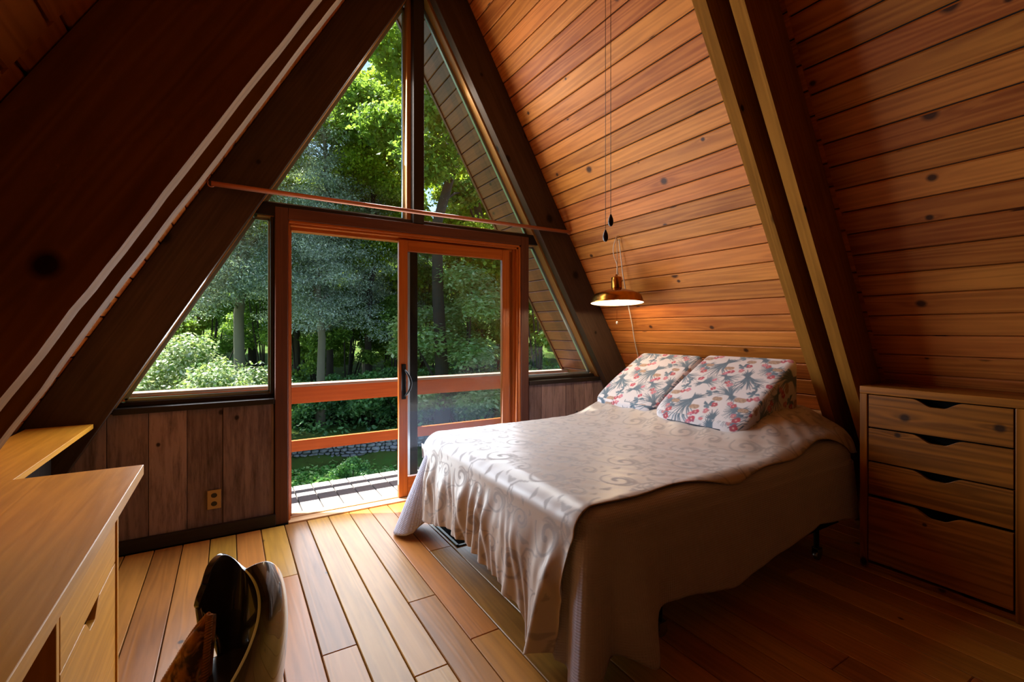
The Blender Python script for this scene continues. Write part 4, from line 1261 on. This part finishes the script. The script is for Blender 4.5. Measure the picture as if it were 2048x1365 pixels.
TREE_KINDS = {}
def tree_proto(key, kind, h, r, n, size, lm, bm, tr, flat=.5, aspect=.55, seed=1, droop=0.0, lean=0.0):
    blobs = crown_blobs(kind, h, r, seed)
    P, q, v = leaf_cards(n, blobs, size, flat, .35, aspect, droop, seed)
    TREE_KINDS[key] = dict(P=P, q=q, v=v, blobs=blobs, h=h, r=r, lm=lm, bm=bm, tr=tr, kind=kind, seed=seed)
def tree_build(key, name, loc, rot, sc, label, cat, group):
    K = TREE_KINDS[key]
    root = thing(name, loc, label, cat, group)
    root.rotation_euler = (0, 0, rot); root.scale = (sc, sc, sc)
    if 'crown' not in K:
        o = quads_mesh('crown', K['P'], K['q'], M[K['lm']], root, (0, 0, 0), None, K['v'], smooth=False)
        K['crown'] = o.data
        mb = MB(); q = random.Random(K['seed'])
        h, tr = K['h'], K['tr']
        pts = [Vector((.0, 0, -.4))] + [Vector((q.uniform(-1, 1) * tr * .5 * i, q.uniform(-1, 1) * tr * .5 * i, h * i / 8)) * 1 for i in range(1, 8)]
        if K['kind'] in ('bush', 'round'):
            for j in range(5):
                b = K['blobs'][j * 4]; mb.tube([(q.uniform(-.1, .1), q.uniform(-.1, .1), -.3), (b[0] * .5, b[1] * .5, b[2] * .5), b[:3]], [tr, tr * .7, tr * .3], 7)
        else:
            mb.tube(pts, [tr * 1.25] + [tr * (1 - .095 * i) for i in range(1, 8)], 12)
            for j in range(0, len(K['blobs']), 3):
                b = Vector(K['blobs'][j][:3]); zz = max(.15 * h, b.z - .35 * Vector((b.x, b.y)).length - .2)
                i = min(6, max(0, int(zz / h * 8))); p0 = pts[i + 0].lerp(pts[i + 1], min(1, max(0, (zz - pts[i].z) / max(.01, pts[i + 1].z - pts[i].z))))
                mb.tube([p0, p0.lerp(b, .5) + Vector((0, 0, .12)), b], [tr * .22, tr * .15, tr * .05], 6)
        t = mb.build('trunk', M[K['bm']], root, (0, 0, 0), smooth=True); K['trunk'] = t.data
    else:
        for nm in ('crown', 'trunk'):
            o = bpy.data.objects.new(nm, K[nm]); COL.objects.link(o); o.parent = root
    return root

tree_proto('maple', 'maple', 15.0, 4.6, 64000, .15, 'leaf_maple', 'bark', .22, .45, .8, 3)
tree_proto('maple_tall', 'tall', 19.0, 4.2, 60000, .16, 'leaf_dark', 'bark', .24, .45, .75, 5)
tree_proto('oak', 'tall', 17.0, 4.0, 60000, .15, 'leaf_maple', 'bark', .20, .4, .7, 8)
tree_proto('hemlock', 'hemlock', 16.0, 3.9, 78000, .11, 'leaf_hemlock', 'bark_pale', .20, .35, .34, 4, .6)
tree_proto('dogwood', 'bush', 4.9, 2.2, 14000, .15, 'leaf_dogwood', 'bark', .06, .75, .55, 6, .25)
tree_proto('flower', 'bush', 3.7, 2.0, 26000, .095, 'leaf_flower', 'bark', .05, .6, .6, 9)
tree_proto('shrub', 'round', 1.7, 1.1, 4500, .13, 'leaf_shrub', 'bark', .03, .45, .6, 12)
tree_proto('sapling', 'bush', 6.0, 1.9, 14000, .14, 'leaf_dark', 'bark', .05, .5, .7, 15)

def plant(key, px, d, sc, name, label, cat='tree', group=None, rot=None, dz=0.0):
    x, y = at_dist(px, d)
    return tree_build(key, name, (x, y, float(ground_z(np.array(x), np.array(y))) + dz), random.uniform(0, 6.28) if rot is None else rot, sc, label, cat, group)
gt = 'trees of the woods beyond the lawn'
plant('hemlock', 640, 15.5, .74, 'hemlock_tree', 'tall hemlock with pale mottled trunk seen through the open door half', group=gt)
plant('hemlock', 478, 15.0, .92, 'hemlock_tree', 'grey-green hemlock filling the low left window', group=gt)
plant('hemlock', 735, 19.5, .80, 'hemlock_tree', 'hemlock with a dark trunk just left of the sliding leaf', group=gt)
plant('maple', 965, 21.0, 1.22, 'maple_tree', 'yellow-green maple behind the right half of the upper window', group=gt)
plant('maple', 800, 25.0, 1.05, 'maple_tree', 'bright maple with its crown in the middle of the upper window', group=gt)
plant('maple_tall', 885, 14.5, .9, 'maple_tree', 'broad dark trunk and leaves behind the closed door leaf', group=gt)
plant('maple_tall', 390, 22.0, .95, 'broadleaf_tree', 'dark broadleaf tree behind the flowering shrub', group=gt)
far = [(300, 26), (345, 30), (430, 29), (505, 25), (560, 31), (610, 27), (690, 27), (720, 33), (800, 29), (850, 24), (905, 31), (960, 23), (1010, 28), (1075, 21), (1100, 30), (660, 37), (450, 38), (580, 40), (820, 40), (940, 40), (250, 34), (1160, 24), (760, 45), (520, 46), (880, 48)]
keys = ['maple', 'oak', 'maple_tall', 'maple', 'hemlock']
for i, (px, d) in enumerate(far):
    sc = random.uniform(.82, 1.05)
    sc *= .86
    if 540 < px < 1000: sc *= .68
    plant(keys[i % 5], px, d, sc, 'woodland_tree', 'tree of the dense wood behind the nearer trees', group='far trees of the wood')
for px, d, s in ((690, 17.5, .75), (600, 18.5, .8), (785, 18, .7), (420, 19, .8), (530, 19, .85), (1085, 15, .9), (330, 18.5, .8), (360, 21, .9), (400, 25, 1.0), (470, 24, 1.0), (560, 22, .9), (590, 26, 1.0), (630, 21, .85), (660, 24, .95), (700, 22, .8), (735, 26, 1.0), (770, 23, .9), (815, 25, 1.0), (865, 22, .9), (890, 26, 1.0), (930, 23, 1.0), (990, 22, 1.0), (1050, 20, 1.0), (840, 19.5, .9), (960, 19, .8), (1120, 17, .9)):
    plant('sapling', px, d, s, 'sapling', 'leafy young tree in the shade under the tall trees', group='saplings under the trees')
for px, d, lab in ((598, 18.6, 'slender dark trunk left of the pale hemlock trunk'), (655, 17.4, 'slender dark trunk close on the right of the pale hemlock trunk'), (742, 17.8, 'dark straight trunk nearest the sliding leaf')):
    plant('oak', px, d, .74, 'forest_tree', lab, group=gt)
plant('dogwood', 930, 14.6, 1.0, 'dogwood_tree', 'layered pale green dogwood behind the closed door leaf')
plant('flower', 415, 10.4, 1.0, 'flowering_shrub', 'large white-flowering shrub low in the left window', 'shrub', rot=2.0)
plant('flower', 330, 11.6, .86, 'flowering_shrub', 'second flowering shrub nearer the slanted left frame', 'shrub', rot=.7)
for i, (px, d, s) in enumerate(((600, 14.4, .85), (632, 15.2, .8), (668, 14.8, .95), (705, 15.4, .9), (742, 14.9, 1.0), (780, 15.6, 1.05), (815, 14.9, 1.0), (860, 14.2, 1.1), (900, 14.6, 1.1), (945, 14.0, 1.0), (985, 13.8, 1.0), (575, 15.2, .9), (545, 15.5, .8), (1050, 14, 1.0))):
    plant('shrub', px, d + 1.1, s, 'shrub', 'dark green shrub behind the stone wall', 'shrub', 'shrubs behind the wall', dz=-.05)
plant('shrub', 705, 11.0, .42, 'shrub', 'small bright bush standing in front of the stone wall', 'shrub')

# dry stone wall
M['stone'] = plain('field_stone', '#8b8c90', .85, noise=.55, scale=5)
def dry_wall():
    q = random.Random(4); V, F = [], []
    mb = MB()
    a = Vector((*at_dist(572, 12.45), 0)); b = Vector((*at_dist(1010, 13.9), 0))
    L = (b - a).length; dr_ = (b - a).normalized(); nr = Vector((dr_.y, -dr_.x, 0))
    bm = bmesh.new(); z = 0.0
    row = 0
    while z < .74:
        h = q.uniform(.07, .13); u = -q.random() * .2
        while u < L:
            w = q.uniform(.09, .25)
            c = a + dr_ * (u + w / 2) + nr * q.uniform(-.03, .05) + Vector((0, 0, GZ + z + h / 2 - .05))
            Mx = Matrix.Translation(c) @ Matrix.Rotation(atan2(dr_.y, dr_.x), 4, 'Z') @ Matrix.Rotation(q.uniform(-.15, .15), 4, 'Y') @ Matrix.Diagonal((w * .5, .15, h * .52, 1))
            r = bmesh.ops.create_icosphere(bm, subdivisions=2, radius=1.0, matrix=Matrix.Identity(4))
            for v in r['verts']:
                s = v.co.copy(); m = max(abs(s.x), abs(s.y), abs(s.z)); s = s.lerp(s / m, .62)
                s += Vector((q.uniform(-1, 1), q.uniform(-1, 1), q.uniform(-1, 1))) * .11
                v.co = Mx @ s
            u += w * 1.0
        z += h * .95; row += 1
    me = bpy.data.meshes.new('stone_wall'); bm.to_mesh(me); bm.free(); me.materials.append(M['stone'])
    o = bpy.data.objects.new('stone_wall', me); COL.objects.link(o)
    tag(o, 'low dry stone wall of grey field stones beyond the deck', 'wall')
dry_wall()
# ground cover below the wall
blobs = []
for i in range(420):
    px = random.uniform(545, 960); d = random.uniform(8.4, 12.2) + (px - 600) / 400 * 1.2
    x, y = at_dist(px, d); s = random.uniform(.18, .34)
    blobs.append((x, y, GZ + .10, s * 1.3, s * 1.3, s * .6))
P, q, v = leaf_cards(30000, blobs, .11, .7, .4, .7, 0, 21)
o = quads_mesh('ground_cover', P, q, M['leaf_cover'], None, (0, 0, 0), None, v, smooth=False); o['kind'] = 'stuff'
o['label'] = 'low green ground cover between lawn and stone wall'
blobs = []
for i in range(400):
    px = random.uniform(200, 1150); d = random.uniform(14.5, 24)
    x, y = at_dist(px, d); s = random.uniform(.25, .5)
    blobs.append((x, y, float(ground_z(np.array(x), np.array(y))) + .12, s * 1.4, s * 1.4, s * .8))
P, q, v = leaf_cards(22000, blobs, .17, .6, .4, .6, 0, 22)
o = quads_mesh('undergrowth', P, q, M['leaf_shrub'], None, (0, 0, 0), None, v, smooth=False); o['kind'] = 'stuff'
o['label'] = 'leafy undergrowth on the woodland floor'
# ------------------------------------------------------------------ camera, lights, sky
cam = bpy.data.cameras.new('camera'); co = bpy.data.objects.new('camera', cam); COL.objects.link(co)
co.location = (0, 0, HCAM); co.rotation_euler = (pi / 2, 0, -YAW)
cam.sensor_width = 36; cam.lens = 36 * FPX / 2048; cam.shift_y = -21.5 / 2048; cam.clip_start = .02; cam.clip_end = 500
SC.camera = co
def light(name, kind, loc, energy, color=(1, 1, 1), **kw):
    l = bpy.data.lights.new(name, kind); l.energy = energy; l.color = color
    for k, v in kw.items(): setattr(l, k, v)
    o = bpy.data.objects.new(name, l); COL.objects.link(o); o.location = loc
    return o
sun = light('sun', 'SUN', (-3, 9, 12), 22.0, (1.0, .95, .86), angle=.009)
sun.rotation_euler = Vector((.29, -.455, -1)).to_track_quat('-Z', 'Y').to_euler()
LD = Vector((0, -1, -.05)).to_track_quat('-Z', 'Y').to_euler()
def win_fill(name, x, z, w, h, e, col=(.80, .89, 1.0)):  # added area lamps at the openings, boosting the daylight indoors beyond sun and sky
    o = light(name, 'AREA', (x, 3.580 if 'upper' in name else 3.503, z), e, col, shape='RECTANGLE', size=w, size_y=h)
    o.rotation_euler = LD
    return o
win_fill('daylight_fill_door', 1.27, 1.05, 1.75, 1.9, 57)
win_fill('daylight_fill_upper', 1.27, 2.75, .8, 1.0, 30, (1, .96, .9))
win_fill('daylight_fill_low_left', -.05, 1.25, .55, .7, 22)
light('lamp_light', 'POINT', (LX, LY, LZ + .03), 20, (1.0, .74, .45), shadow_soft_size=.03)
W = bpy.data.worlds.new('sky'); SC.world = W; W.use_nodes = True
nt = W.node_tree; nt.nodes.clear()
sk = nt.nodes.new('ShaderNodeTexSky'); sk.sky_type = 'NISHITA'; sk.sun_disc = False; sk.sun_elevation = radians(61); sk.sun_rotation = radians(-30); sk.ozone_density = 1.5
bg = nt.nodes.new('ShaderNodeBackground'); bg.inputs[1].default_value = .35
wo = nt.nodes.new('ShaderNodeOutputWorld')
nt.links.new(sk.outputs[0], bg.inputs[0]); nt.links.new(bg.outputs[0], wo.inputs[0])
SC.view_settings.view_transform = 'Standard'; SC.view_settings.look = 'None'; SC.view_settings.gamma = 1; SC.view_settings.use_curve_mapping = False
SC.view_settings.exposure = 0.0
SC.cycles.use_denoising = True
SC.cycles.max_bounces = 8; SC.cycles.transparent_max_bounces = 16; SC.cycles.sample_clamp_indirect = 6
